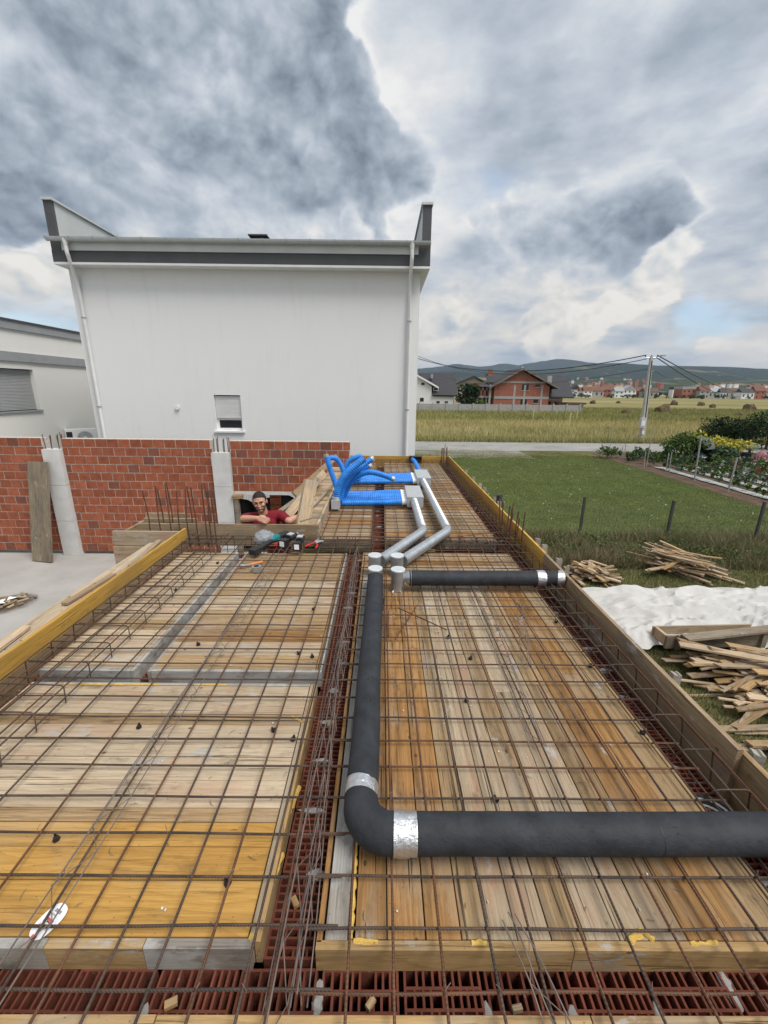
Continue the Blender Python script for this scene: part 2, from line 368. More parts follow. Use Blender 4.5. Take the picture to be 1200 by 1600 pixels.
# ------------------------------------------------------------------ formwork deck
_pc = {}
def plank_mesh(L, W, T, m, cham=.0015):
    key = (round(L, 3), round(W, 3), round(T, 3), m.name)
    if key in _pc: return _pc[key]
    l, w, t = key[0] / 2, key[1] / 2, key[2] / 2; c = min(cham, t * .4)
    b = MB(); prof = [(-w, -t), (w, -t), (w, t - c), (w - c, t), (-w + c, t), (-w, t - c)]
    b.poly(prof, -l, l, 'X'); _pc[key] = b.mesh('plank', m); return _pc[key]
def plank(parent, m, x0, x1, y0, y1, zt, T=.024, along='X', name='plank', tilt=0.0, rz=0.0, **k):
    L, W = (x1 - x0, y1 - y0) if along == 'X' else (y1 - y0, x1 - x0)
    return inst(name, plank_mesh(L, W, T, m), parent, ((x0 + x1) / 2, (y0 + y1) / 2, zt - T / 2), (tilt if along == 'X' else 0, tilt if along == 'Y' else 0, (0 if along == 'X' else math.pi / 2) + rz + rnd(-.0006, .0006)), **k)
def vboard(parent, m, p0, p1, z0, z1, T=.025, name='board', **k):
    """upright board standing on edge from p0 to p1 (xy of its outer face centre)"""
    p0 = Vector(p0); p1 = Vector(p1); dd = p1 - p0; L = dd.length; H = z1 - z0
    o = inst(name, plank_mesh(L, H, T, m), parent, ((p0.x + p1.x) / 2, (p0.y + p1.y) / 2, (z0 + z1) / 2), (math.pi / 2, 0, math.atan2(dd.y, dd.x)), **k)
    return o
def rows(a, b, w):
    n = max(1, round((b - a) / w)); ws = [rnd(.8, 1.2) for _ in range(n)]; s = sum(ws); e = [a]
    for x in ws: e.append(e[-1] + (b - a) * x / s)
    return e

# near bay under the viewer
t = empty('formwork_bay', (0, 0, 0), 0, 'board panel at the very bottom edge of the picture, before the hollow block row', 'formwork', 'formwork panels of the deck')
e = [.738, .60, .47, .34, .2, .06, -.1]
for i in range(6):
    for x0, x1 in ((-2.6, -.62), (-.616, .6), (.604, 1.36)):
        plank(t, random.choice([W_TAN, W_EDGE, W_PALE]), x0, x1, e[i + 1] + .004, e[i], 0)
plank(t, W_EDGE, -2.6, 1.36, .712, .736, -.027, .075, name='edge_board')
# left front bay
t = empty('formwork_bay', (-1.2, 1.5, 0), 0, 'left front formwork panel, yellow boards in front and grey weathered boards behind', 'formwork', 'formwork panels of the deck')
def lp(*a, **k):
    o = plank(t, *a, **k); o.location -= Vector((-1.2, 1.5, 0)); return o
ys = [.912, 1.075, 1.19, 1.285, 1.345, 1.475, 1.60, 1.70, 1.80, 1.875, 1.99, 2.098]
ms = [W_YEL, W_YEL, W_YEL, W_TAN, W_LEFT, W_LEFT, W_LEFT, W_LEFT, W_TAN, W_LEFT, W_LEFT]
for i, m_ in enumerate(ms): lp(m_, -2.07, -.418, ys[i] + .0015, ys[i + 1] - .0015, -.001 - .001 * (i % 3))
lp(W_GREY, -2.07, -.415, 2.100, 2.122, .0, .095, name='edge_board')
for x0, x1, m_ in ((-2.07, -1.42, W_CEM), (-1.417, -1.05, W_GREY), (-1.047, -.74, W_EDGE), (-.737, -.40, W_CEM)):
    lp(m_, x0, x1, .882, .909, .0, .10, name='edge_board')
lp(W_LEFT, -.413, -.397, .90, 2.12, -.002, .10, along='Y', name='edge_board')
lp(W_EDGE, -.393, -.374, .90, 2.12, -.0, .10, along='Y', name='edge_board')
# centre left bay
t = empty('formwork_bay', (-.9, 3.2, 0), 0, 'middle left formwork panel of pale boards with a hammer lying on it', 'formwork', 'formwork panels of the deck')
def lp(*a, **k):
    o = plank(t, *a, **k); o.location -= Vector((-.9, 3.2, 0)); return o
e = rows(2.256, 4.20, .135)
for i in range(len(e) - 1):
    lp([W_TAN, W_LEFT, W_ORG, W_TAN][i % 4] if i < 6 else random.choice([W_LEFT, W_TAN]), -1.425, -.408, e[i] + .002, e[i + 1] - .002, -.001 - .001 * (i % 3))
lp(W_CEM, -1.425, -.366, 2.228, 2.252, .0, .11, name='edge_board')
lp(W_ORG, -.404, -.392, 2.256, 4.2, .0, .10, along='Y', name='edge_board')
lp(W_GREY, -.388, -.366, 2.256, 4.2, .0, .10, along='Y', name='edge_board')
lp(W_GREY, -1.448, -1.428, 2.228, 4.2, -.004, .10, along='Y', name='edge_board')
# left narrow bay
t = empty('formwork_bay', (-1.8, 3.2, 0), 0, 'narrow left formwork panel beside the yellow board, with a grey board down its right side', 'formwork', 'formwork panels of the deck')
def lp(*a, **k):
    o = plank(t, *a, **k); o.location -= Vector((-1.8, 3.2, 0)); return o
e = rows(2.256, 4.20, .14)
for i in range(len(e) - 1):
    lp(random.choice([W_LEFT, W_TAN, W_LEFT]), -2.12, -1.556, e[i] + .002, e[i + 1] - .002, -.001 - .001 * (i % 3))
lp(W_CEM, -2.12, -1.556, 2.228, 2.252, .0, .12, name='edge_board')
lp(W_CEM, -1.552, -1.530, 2.228, 4.2, .0, .12, along='Y', name='edge_board')
# right front bay, boards running away
t = empty('formwork_bay', (.6, 2.3, 0), 0, 'large right formwork panel of orange and pale boards running away under the black pipe', 'formwork', 'formwork panels of the deck')
def lp(*a, **k):
    o = plank(t, *a, **k); o.location -= Vector((.6, 2.3, 0)); return o
lp(W_ORG, -.196, -.178, .90, 4.2, .0, .10, along='Y', name='edge_board')
lp(W_GREY, -.170, -.098, .90, 3.74, -.004, .024, along='Y')
xs = [-.075, .03, .155, .27, .36, .45, .56, .67, .78, .88, 1.00, 1.13, 1.25, 1.36]
ms = [W_ORG, W_ORG, W_ORG, W_TAN, W_PALE, W_PALE, W_TAN, W_PALE, W_PALE, W_TAN, W_ORG, W_ORG, W_TAN]
for i, m_ in enumerate(ms):
    cut = rnd(1.9, 3.0)
    lp(m_, xs[i] + .002, xs[i + 1] - .002, .908, cut, -.001 - .001 * (i % 3), along='Y')
    lp(m_, xs[i] + .002, xs[i + 1] - .002, cut + .003, 3.74, -.002 - .001 * (i % 2), along='Y')
for x0, x1 in ((-.196, .62), (.623, 1.37)): lp(W_EDGE, x0, x1, .880, .905, .0, .10, name='edge_board')
lp(W_EDGE, 1.364, 1.378, .90, 4.2, .0, .09, along='Y', name='edge_board')
e = [3.744, 3.90, 4.04, 4.21]
for i in range(3): lp([W_PALE, W_ORG, W_TAN][i], -.17, 1.36, e[i] + .002, e[i + 1] - .002, -.002)
lp(W_OLD, -.19, 1.37, 4.214, 4.236, .0, .11, name='edge_board')
# foam beads sealing the joints
fb = MB()
def foam(pts, r):
    P = []; R_ = []
    for i in range(len(pts) - 1):
        a = Vector(pts[i]); b = Vector(pts[i + 1]); n = max(2, int((b - a).length / .012))
        for j in range(n):
            P.append(a.lerp(b, j / n) + Vector((rnd(-1, 1), rnd(-1, 1), 0)) * r * .35); R_.append(r * rnd(.55, 1.25))
    fb.tube(P, R_, 6)
foam([(-.086, .91, -.004), (-.086, 1.35, -.004)], .007)
foam([(.30, .899, -.002), (.36, .901, -.002)], .008); foam([(.80, .903, 0), (.86, .93, 0), (.90, .90, 0)], .012)
foam([(.0, .90, 0), (-.09, .903, 0)], .007); foam([(1.0, .90, -.002), (1.1, .902, -.002)], .008)
foam([(-.385, 1.05, -.02), (-.37, 1.2, -.04)], .008); foam([(-.41, 1.82, 0), (-.48, 1.86, 0)], .006); foam([(-.38, 1.35, -.04), (-.365, 1.5, -.06)], .010)
foam([(-.41, .90, 0), (-.40, .93, 0)], .010); foam([(-1.9, 2.102, 0), (-1.3, 2.105, 0)], .005); foam([(-1.1, 2.103, 0), (-.9, 2.105, 0)], .004)
fo = fb.build('foam_seal', FOAMY, t, smooth=True); fo.location = (-.6, -2.3, 0); fo['kind'] = 'stuff'
# far bays
def far_bay(x0, x1, label):
    t = empty('formwork_bay', ((x0 + x1) / 2, 7.2, 0), 0, label, 'formwork', 'formwork panels of the deck')
    e = rows(4.66, 10.08, .17)
    for i in range(len(e) - 1):
        o = plank(t, random.choice([W_TAN, W_ORG, W_PALE, W_TAN]), x0 + .02, x1 - .02, e[i] + .003, e[i + 1] - .003, -.001 - .001 * (i % 3)); o.location -= t.location
    for xx in (x0, x1 - .018):
        o = plank(t, W_TAN, xx, xx + .018, 4.66, 10.08, .0, .09, along='Y', name='edge_board'); o.location -= t.location
    o = plank(t, W_OLD, x0, x1, 4.632, 4.655, .0, .11, name='edge_board'); o.location -= t.location
far_bay(.04, 1.36, 'far right formwork panel of brown cross boards beyond the spiral ducts')
far_bay(-.76, -.125, 'far left formwork panel of short pale boards under the blue hoses')

# ---- hollow clay blocks laid with their cells facing up
def hollow_block(lx, wy, h, nx, ny, dep=.17, web=.0075, seed=1):
    rr = random.Random(seed); b = MB()
    ye = [0]; unit = (wy - web * (ny + 1)) / ny
    hy = [(web + j * (unit + web), web + j * (unit + web) + unit) for j in range(ny)]
    def q(x0, y0, x1, y1, z=0): b.add([(x0, y0, z), (x1, y0, z), (x1, y1, z), (x0, y1, z)], [(0, 1, 2, 3)])
    prev = 0
    for j, (a, c) in enumerate(hy):
        q(0, prev, lx, a); prev = c
        k = nx if j % 2 == 0 else nx - 1
        wbs = [rr.choice([.7, .8, 1.0, 1.1, 1.5]) for _ in range(k)]
        if k > 6: wbs[k // 2] *= 1.5
        u = (lx - web * (k + 1)) / sum(wbs); x = 0
        for w_ in wbs:
            q(x, a, x + web, c); x += web; x1 = x + w_ * u
            v = [(x, a, 0), (x1, a, 0), (x1, c, 0), (x, c, 0), (x, a, -dep), (x1, a, -dep), (x1, c, -dep), (x, c, -dep)]
            b.add(v, [(0, 1, 5, 4), (1, 2, 6, 5), (2, 3, 7, 6), (3, 0, 4, 7), (4, 5, 6, 7)]); x = x1
        q(x, a, lx, c)
    q(0, prev, lx, wy)
    b.add([(0, 0, 0), (lx, 0, 0), (lx, wy, 0), (0, wy, 0), (0, 0, -h), (lx, 0, -h), (lx, wy, -h), (0, wy, -h)], [(0, 1, 5, 4), (1, 2, 6, 5), (2, 3, 7, 6), (3, 0, 4, 7), (4, 5, 6, 7)])
    b.v = [(x - lx / 2, y - wy / 2, z) for x, y, z in b.v]
    me = bpy.data.meshes.new('block'); me.from_pydata(b.v, [], b.f); me.materials.append(CLAY); return me
HB = [hollow_block(.242, .20, .19, 9, 4, seed=s) for s in (1, 2, 3, 7)]
HBL = [hollow_block(.185, .242, .19, 4, 9, seed=s) for s in (4, 5, 6, 8)]
def lump(bm, c, r, seed):
    rr = random.Random(seed); tmp = bmesh.new(); bmesh.ops.create_icosphere(tmp, subdivisions=2, radius=1)
    vs = [((Vector(v.co) * (1 + .35 * mnoise.noise(v.co * 1.7 + Vector((seed, 0, 0))))) ) for v in tmp.verts]
    idx = [tuple(v.index for v in f.verts) for f in tmp.faces]; tmp.free()
    bm.add([(c[0] + v.x * r[0], c[1] + v.y * r[1], c[2] + v.z * r[2]) for v in vs], idx)
def block_row(label, x0, x1, y0, y1, z, along='X', floor=-2.38):
    t = empty('block_wall', ((x0 + x1) / 2, (y0 + y1) / 2, z), 0, label, 'block wall', 'hollow clay block walls showing their cells between the formwork panels')
    ox, oy = t.location.x, t.location.y
    L, W = (x1 - x0, y1 - y0) if along == 'X' else (y1 - y0, x1 - x0)
    n = int(L // .252); s = L / n; mm = MB()
    for i in range(n):
        c = (x0 if along == 'X' else y0) + s * (i + .5)
        if along == 'X': o = inst('block', random.choice(HB), t, (c - ox, rnd(-.004, .004), rnd(-.006, .004)), (rnd(-.01, .01), 0, rnd(-.01, .01)))
        else: o = inst('block', random.choice(HBL), t, (rnd(-.003, .003), c - oy, rnd(-.006, .004)), (0, rnd(-.01, .01), rnd(-.01, .01)))
        if i % 2 == 0 or random.random() < .5:
            cc = c + s / 2 - (ox if along == 'X' else oy); k = rnd(-.3, .3) * W
            for _ in range(2): lump(mm, ((cc, k + rnd(-.02, .02), -.006) if along == 'X' else (k, cc, -.006)), ((rnd(.010, .022), rnd(.02, .06), rnd(.008, .016)) if along == 'X' else (rnd(.02, .06), rnd(.010, .022), rnd(.008, .016))), i * 7 + _)
    o = mm.build('mortar_lump', CONC_G, t); o['kind'] = 'stuff'
    MB().box((x0 - ox, y0 - oy, floor - z), (x1 - ox, y1 - oy, -.195)).build('wall_core', CLAY, t)
block_row('row of hollow clay blocks across the foreground, just before the bottom board', -2.5, 1.62, .69, .885, -.10)
block_row('row of hollow clay blocks running away down the middle under the tangled lattice wires', -.37, -.187, .90, 4.25, -.10, 'Y')
block_row('row of hollow clay blocks along the right edge board under the rebar cage', 1.385, 1.60, .90, 10.05, -.12, 'Y')
block_row('short row of hollow clay blocks between the left front and middle left panels', -2.05, -.38, 2.0, 2.20, -.10)
block_row('row of hollow clay blocks in the slot left of the middle left panel', -1.60, -1.42, 2.25, 4.25, -.10, 'Y')
block_row('row of hollow clay blocks along the foot of the yellow left board', -2.26, -2.075, .90, 4.25, -.12, 'Y')
block_row('far row of hollow clay blocks in the slot between the blue hose panels', -.12, .035, 4.66, 10.05, -.10, 'Y')
block_row('hollow clay blocks under the cross beam before the notch boards', -2.2, 1.38, 4.30, 4.58, -.16)

# ---- edge boards standing round the slab
vboard(None, W_YB, (-2.247, .2), (-2.247, 4.56), .012, .15, .026, 'edge_board', label='long yellow shuttering board standing along the left edge of the slab', cat='board', group='boards standing round the slab edge')
vboard(None, W_WALL, (-2.25, .2), (-2.25, 4.56), -.17, .010, .026, 'edge_board', label='dull brown board under the long yellow board on the left edge', cat='board', group='boards standing round the slab edge')
vboard(None, W_YB, (1.622, 3.86), (1.622, 10.2), -.2, .16, .026, 'edge_board', label='long yellow shuttering board along the far right edge beside the lawn', cat='board', group='boards standing round the slab edge')
vboard(None, W_WALL, (1.620, 1.50), (1.620, 3.855), -.24, .158, .028, 'edge_board', label='weathered brown shuttering board on the right edge beside the white sheet', cat='board', group='boards standing round the slab edge')
vboard(None, W_TAN, (1.650, -.3), (1.650, 1.52), -.24, .135, .028, 'edge_board', label='nearest pale shuttering board on the right edge, lapping outside the weathered one', cat='board', group='boards standing round the slab edge')
vboard(None, W_YB, (-.78, 10.19), (1.605, 10.19), -.14, .15, .026, 'edge_board', label='yellow shuttering board across the far end of the slab before the white house', cat='board', group='boards standing round the slab edge')
vboard(None, W_WALL, (-2.86, 4.725), (-.745, 4.725), -.12, .15, .026, 'edge_board', label='grey brown board across the notch that the man leans over', cat='board', group='boards standing round the slab edge')
vboard(None, W_PALE, (-.762, 4.74), (-.782, 7.0), -.12, .15, .024, 'edge_board', label='pale board running back from the notch corner to the blue hoses', cat='board', group='boards standing round the slab edge')
vboard(None, W_WALL, (-.785, 7.01), (-.785, 10.17), -.12, .15, .024, 'edge_board', label='far board behind the upright blue hoses on the left side', cat='board', group='boards standing round the slab edge')
# plywood strip and rough boards lying outside the yellow board
t = empty('board_ledge', (-2.43, 2.5, .055), 0, 'rough pale ledge of boards outside the yellow left board, above the concrete yard', 'ledge')
yy = .2
while yy < 4.3:
    L_ = rnd(.5, 1.0); o = plank(t, random.choice([W_LEFT, W_LEFT, W_SCRAP]), -2.54 - rnd(0, .02), -2.42, yy, min(yy + L_, 4.4), 0, .024, 'Y', rz=rnd(-.01, .01)); o.location -= Vector((-2.43, 2.5, rnd(-.004, .006)))
    o = plank(t, random.choice([W_LEFT, W_LEFT, W_SCRAP]), -2.415, -2.275, yy + .1, min(yy + L_ + .1, 4.4), 0, .024, 'Y', rz=rnd(-.01, .01)); o.location -= Vector((-2.43, 2.5, rnd(-.004, .006))); yy += L_ + .01
for (a, b, yc, L_, rz_) in ((-2.33, .03, 4.0, .7, .12), (-2.36, .02, 3.2, .55, -.08), (-2.38, .025, 2.35, .5, .1)):
    inst('wood_strip', plank_mesh(L_, .05, .02, W_SCRAP), None, (a - .07, yc, .055 + .012 + b * .3), (0, 0, math.pi / 2 + rz_), label={4.0: 'loose batten lying on the ledge, the farthest by the box corner', 3.2: 'loose batten lying on the middle of the rough ledge', 2.35: 'loose batten lying on the near end of the rough ledge'}[yc], cat='batten', group='loose battens on the ledge')
# post box form at the left corner
t = empty('column_form', (-2.6, 4.6, 0), 0, 'open board box standing at the left corner, with starter bars rising out of it', 'formwork box')
def fb_(m_, p0, p1, z0, z1, nm='side_board'):
    o = vboard(t, m_, p0, p1, z0, z1, .026, nm); o.location -= t.location
fb_(W_PALE, (-3.02, 4.47), (-2.27, 4.47), -.03, .14); fb_(W_PALE, (-3.03, 4.455), (-2.27, 4.455), -.26, -.04)
fb_(W_WALL, (-2.90, 4.90), (-2.25, 4.90), -.12, .16); fb_(W_PALE, (-3.0, 5.12), (-2.5, 5.12), -.02, .16); fb_(W_TAN, (-2.68, 4.92), (-2.62, 5.12), .05, .165, 'brace_board')
fb_(W_TAN, (-3.0, 4.5), (-3.0, 5.1), -.26, .08)
o = plank(t, W_OLD, -2.66, -2.60, 4.40, 4.44, .0, .16, name='cleat'); o.location -= t.location
# boards forming the ledge right of the notch
t = empty('board_ledge', (-.9, 6.3, .05), 0, 'ledge of short cross boards right of the notch below the blue hoses', 'ledge')
yy = 4.86
while yy < 9.0:
    w_ = rnd(.13, .24); o = plank(t, random.choice([W_PALE, W_TAN, W_SCRAP]), -1.12 + rnd(-.03, .03), -.80, yy, yy + w_ - .006, .055 + rnd(-.01, .01), .024, rz=rnd(-.03, .03)); o.location -= t.location; yy += w_
def beam(label, p0, p1, w, th, m_, cat='board', group='loose boards heaped at the notch', name='loose_board', roll=0.0):
    p0 = Vector(p0); p1 = Vector(p1); dd = p1 - p0
    o = inst(name, plank_mesh(dd.length, w, th, m_), None, (p0 + p1) / 2, (0, 0, 0), label=label, cat=cat, group=group)
    q_ = dd.to_track_quat('X', 'Z'); o.rotation_mode = 'QUATERNION'; o.rotation_quaternion = q_ @ Matrix.Rotation(roll, 3, 'X').to_quaternion(); return o
beam('thick rough timber propped upright beside the man', (-1.09, 4.90, -.45), (-.885, 5.14, .60), .165, .06, W_SCRAP, 'timber', roll=1.3)
beam('plank sloping up behind the upright timber towards the hoses', (-1.30, 5.3, .02), (-1.0, 7.2, .30), .12, .03, W_SCRAP, roll=.9)
beam('second sloping plank, lying against the brick wall end', (-1.42, 6.6, .05), (-.9, 8.3, .42), .10, .03, W_TAN, roll=.9)
beam('thin lath lying across the ledge boards below the hoses', (-1.02, 5.5, .075), (-.80, 6.9, .17), .035, .02, W_PALE)
beam('short batten with a forked end in the heap', (-1.25, 6.0, .12), (-1.02, 6.5, .34), .05, .03, W_PALE, roll=.5)
beam('low plank at the left foot of the board heap', (-1.58, 5.9, -.1), (-1.12, 6.4, .18), .07, .03, W_OLD, roll=.4)
beam('jagged strip of wood lying over the notch corner board', (-.98, 4.82, .158), (-.66, 5.05, .20), .025, .012, W_OLD)

# ---- reinforcement
def bar_pts(p0, p1, amp, n=14, seed=0):
    p0 = Vector(p0); p1 = Vector(p1); o_ = []
    for i in range(n + 1):
        f = i / n; p = p0.lerp(p1, f); p += Vector((mnoise.noise((f * 3, seed * 1.3, 0)), mnoise.noise((f * 3, seed * 1.3, 9)), .35 * mnoise.noise((f * 4, seed * 1.3, 19)))) * amp; o_.append(p)
    return o_
def mesh_mat(label, xs_, ys_, xr, yr, z, r=.0046, group='reinforcement meshes laid on the deck', amp=.012, org=(0, 0, 0)):
    t = empty('rebar_mesh', org, 0, label, 'steel mesh', group)
    for i, x in enumerate(xs_):
        MB().tube([p - Vector(org) for p in bar_pts((x[0] if isinstance(x, tuple) else x, yr[0], z + r * 2.1), (x[1] if isinstance(x, tuple) else x, yr[1], z + r * 2.1), amp, 16, i + 1)], r, 7).build('long_bar', random.choice([REBAR, REBAR, REBAR2]), t, smooth=True)
    for i, y in enumerate(ys_):
        MB().tube([p - Vector(org) for p in bar_pts((xr[0], y, z), (xr[1], y + rnd(-.006, .006), z), amp * .7, 16, i + 60)], r, 7).build('cross_bar', random.choice([REBAR, REBAR, REBAR2]), t, smooth=True)
    return t
ysn = [.62 + .1495 * i for i in range(-5, 27)]
mesh_mat('left front steel mesh with long bars crossing the yellow and grey boards', [(-2.03, -1.95), (-1.90, -1.84), (-1.74, -1.72), (-1.58, -1.55), (-1.24, -1.40), (-1.05, -1.14), (-.92, -.98), (-.79, -.83), (-.655, -.67), (-.525, -.51), (-.385, -.37), (-.30, -.33)], ysn, (-2.2, -.13), (-.3, 4.62), .034, org=(-1.1, 2.2, 0))
mesh_mat('right front steel mesh passing under the black insulated pipes', [-.092, .044, .192, .345, .49, .64, .787, .937, 1.085, 1.215, 1.345], [.615 + .1500 * i for i in range(-5, 27)], (-.22, 1.47), (-.3, 4.75), .034, org=(.6, 2.2, 0))
mesh_mat('far steel mesh running to the end board under ducts and hoses', [-.70 + .15 * i for i in range(15)], [4.5 + .148 * i for i in range(38)], (-.74, 1.5), (4.25, 10.08), .036, org=(.4, 7.2, 0))
# cages along the edges
def cage(label, bars, stirs, r=.0045, org=(0, 0, 0)):
    t = empty('rebar_cage', org, 0, label, 'steel cage', 'steel cages of the edge beams')
    for i, (a, b) in enumerate(bars): MB().tube([p - Vector(org) for p in bar_pts(a, b, .016, 16, i + 200)], r, 7).build('long_bar', REBAR2 if i % 2 else REBAR, t, smooth=True)
    for s in stirs: MB().tube([Vector(p) - Vector(org) for p in s], r * .85, 6).build('stirrup', REBAR, t, smooth=True)
    return t
st = []
y = .95
while y < 10.0:
    j = rnd(-.008, .008)
    st.append([(1.385, y + .03, -.075), (1.395, y + .012, .05), (1.405, y + j, .092), (1.425, y + j, .10), (1.535, y + j, .10), (1.555, y + j, .092), (1.562, y - .005, .05), (1.568, y - .02, -.08), (1.40, y - .02, -.085)]); y += .205
cage('long rusty steel cage running along the right edge board', [((1.41, .3, .088), (1.41, 10.1, .088)), ((1.545, .3, .088), (1.545, 10.1, .088)), ((1.478, .3, .094), (1.478, 6, .09)), ((1.40, .3, -.07), (1.40, 10, -.07)), ((1.56, .3, -.07), (1.56, 10, -.07)), ((1.59, .4, .045), (1.59, 10.1, .045)), ((1.45, .4, -.02), (1.45, 6, -.02))], st, org=(1.48, 5, 0))
st = []; y = .96; k = 0
while y < 4.5:
    st.append([(-2.165, y + .0, -.08), (-2.15, y, .085), (-2.135, y, .096), (-1.775, y - .012, .096), (-1.755, y - .018, .088), (-1.735, y - .05, .012)]); y += .205; k += 1
cage('steel cage along the yellow left board with one-sided bent stirrups', [((-2.15, .3, .087), (-2.15, 4.6, .087)), ((-2.08, .3, .084), (-2.08, 4.6, .084)), ((-1.755, .3, .083), (-1.755, 4.6, .083)), ((-2.16, .3, -.07), (-2.16, 4.6, -.07)), ((-2.0, .3, .052), (-1.93, 4.5, .052)), ((-2.11, .3, .02), (-2.11, 4.5, .02))], st, org=(-1.95, 2.5, 0))
st = []; x = -2.1
while x < 1.5:
    st.append([(x, 4.34, -.13), (x, 4.345, .06), (x, 4.36, .07), (x, 4.54, .07), (x, 4.555, .06), (x, 4.56, -.13), (x, 4.345, -.135)]); x += .20
cage('steel cage lying across the deck in the cross beam slot', [((-2.2, 4.35, .062), (1.58, 4.35, .062)), ((-2.2, 4.55, .062), (1.58, 4.55, .062)), ((-2.2, 4.35, -.12), (1.58, 4.35, -.12)), ((-2.2, 4.55, -.12), (1.58, 4.55, -.12)), ((-2.2, 4.45, .066), (1.2, 4.47, .066)), ((.1, 4.25, .08), (1.5, 4.75, .09))], st, org=(-.3, 4.45, 0))
st = []; x = -.6
while x < 1.5: st.append([(x, 9.9, -.05), (x, 9.9, .09), (x, 10.06, .09), (x, 10.06, -.05)]); x += .2
cage('small steel cage along the far end board', [((-.7, 9.9, .085), (1.5, 9.9, .085)), ((-.7, 10.05, .085), (1.5, 10.05, .085))], st, org=(.4, 10, 0))
# lattice girders: two lower chords, one upper, zigzag wire
def lattice(label, p0, p1, w=.075, h=.06, pitch=.2, flat=False, side=1, r=.0024, jit=0.0, sd=0):
    p0 = Vector(p0); p1 = Vector(p1); L = (p1 - p0).length; u = (p1 - p0) / L; s = Vector((u.y, -u.x, 0)) * side; up = Vector((0, 0, 1))
    t = empty('lattice_girder', p0, 0, label, 'lattice girder', 'thin wire lattice girders lying on the mesh')
    A, B, T = ((s * 0, s * .012 + up * .008, s * w + up * .01) if flat else (-s * w / 2, s * w / 2, up * h))
    ch = lambda o_, k, rr_: MB().tube([p - p0 + o_ for p in bar_pts(p0, p1, .012 + jit, 14, k + sd)], rr_, 6).build('chord', WIRE, t, smooth=True)
    ch(A, 301, r); ch(B, 305, r); ch(T, 309, r * 1.1)
    n = int(L / (pitch / 2)); zz_ = MB(); P1 = []; P2 = []
    for i in range(n + 1):
        q_ = u * (i * pitch / 2)
        P1.append(q_ + (A if i % 2 == 0 else T)); P2.append(q_ + (B if i % 2 == 0 else T))
    MB().tube(P1, r * .8, 5).build('zigzag_wire', WIRE, t)
    if not flat: MB().tube(P2, r * .8, 5).build('zigzag_wire', WIRE, t)
    return t
lattice('lattice girder standing in the middle slot, near half', (-.292, .55, -.01), (-.27, 2.6, -.01), .06, .075, .21, jit=.01)
lattice('lattice girder standing in the middle slot, far half', (-.265, 2.3, .0), (-.26, 4.2, .0), .06, .08, .2, jit=.01, sd=20)
lattice('second lattice girder leaning beside the others in the middle slot', (-.235, .75, .012), (-.255, 3.9, .02), .04, .06, .2, jit=.015, sd=40)
lattice('lattice girder lying flat over the left boards from the bottom corner to the tools', (-1.12, .6, .055), (-1.075, 4.25, .055), .085, .05, .21, True, sd=60)
lattice('lattice girder lying flat on the pale right boards', (.80, 1.62, .055), (.87, 3.25, .055), .08, .05, .17, True, -1, sd=80)
lattice('short twisted lattice girder nearer the right cage', (.93, 2.2, .055), (1.13, 3.0, .06), .06, .05, .17, True, -1, jit=.02, sd=100)
lattice('lattice girder at the bottom right, running under the viewer', (.53, .45, .05), (.40, .93, .055), .05, .04, .17, True, jit=.01, sd=120)
lattice('lattice girder in the far right bay between duct and cage', (.98, 4.9, .06), (1.0, 8.9, .06), .09, .06, .2, True, sd=140)
# loose bars
for i, (a, b, lb) in enumerate([((.03, 2.45, .055), (.03, 2.95, .055), 'short loose bar lying along the mesh beside the long pipe'), ((.1, 2.5, .06), (.29, 2.98, .06), 'short loose bar crossing another behind the long pipe'), ((.13, 2.93, .062), (.47, 2.62, .062), 'longer loose bar slanting to the right on the pale boards'), ((.055, 2.55, .05), (.06, 2.9, .05), 'thin loose bar twinned with its neighbour by the pipe')]):
    MB().tube([Vector(p) - Vector(a) for p in bar_pts(a, b, .004, 6, i + 400)], .0045, 7).build('loose_bar', REBAR2, None, True, a, label=lb, cat='steel bar', group='loose bars on the right mesh')
# starter bars
def starters(pts, z0, z1, label, group, r=.0075):
    me = {}
    for i, (x, y) in enumerate(pts):
        h = z1 + rnd(-.05, .05) - z0
        MB().tube([(0, 0, 0), (rnd(-.01, .01), rnd(-.01, .01), h * .5), (rnd(-.025, .025), rnd(-.02, .02), h)], r, 7).build('starter_bar', REBAR2, None, True, (x, y, z0), label=label, cat='steel bar', group=group)
starters([(-2.68, 4.60), (-2.62, 4.80), (-2.56, 4.62), (-2.52, 4.82), (-2.44, 4.62), (-2.35, 4.64), (-2.28, 4.82), (-2.24, 4.62), (-2.15, 4.64), (-2.03, 4.62), (-2.05, 4.80), (-1.99, 4.63), (-1.97, 4.80), (-1.93, 4.62)], -.1, .60, 'thin rusty starter bar standing in the cluster at the left corner box', 'starter bars at the left corner')
starters([(1.42, 4.36), (1.46, 4.62), (1.50, 4.38), (1.52, 4.72), (1.57, 4.40), (1.58, 4.66), (1.59, 4.9), (1.43, 4.85), (1.49, 4.95)], -.1, .40, 'rusty starter bar standing in the cluster midway along the right edge', 'starter bars on the right edge')
starters([(1.42, 9.95), (1.48, 10.02), (1.44, 10.1), (1.53, 9.95), (1.56, 10.1), (1.50, 10.12)], -.1, .42, 'starter bar standing in the far right corner of the slab', 'starter bars at the far corner')
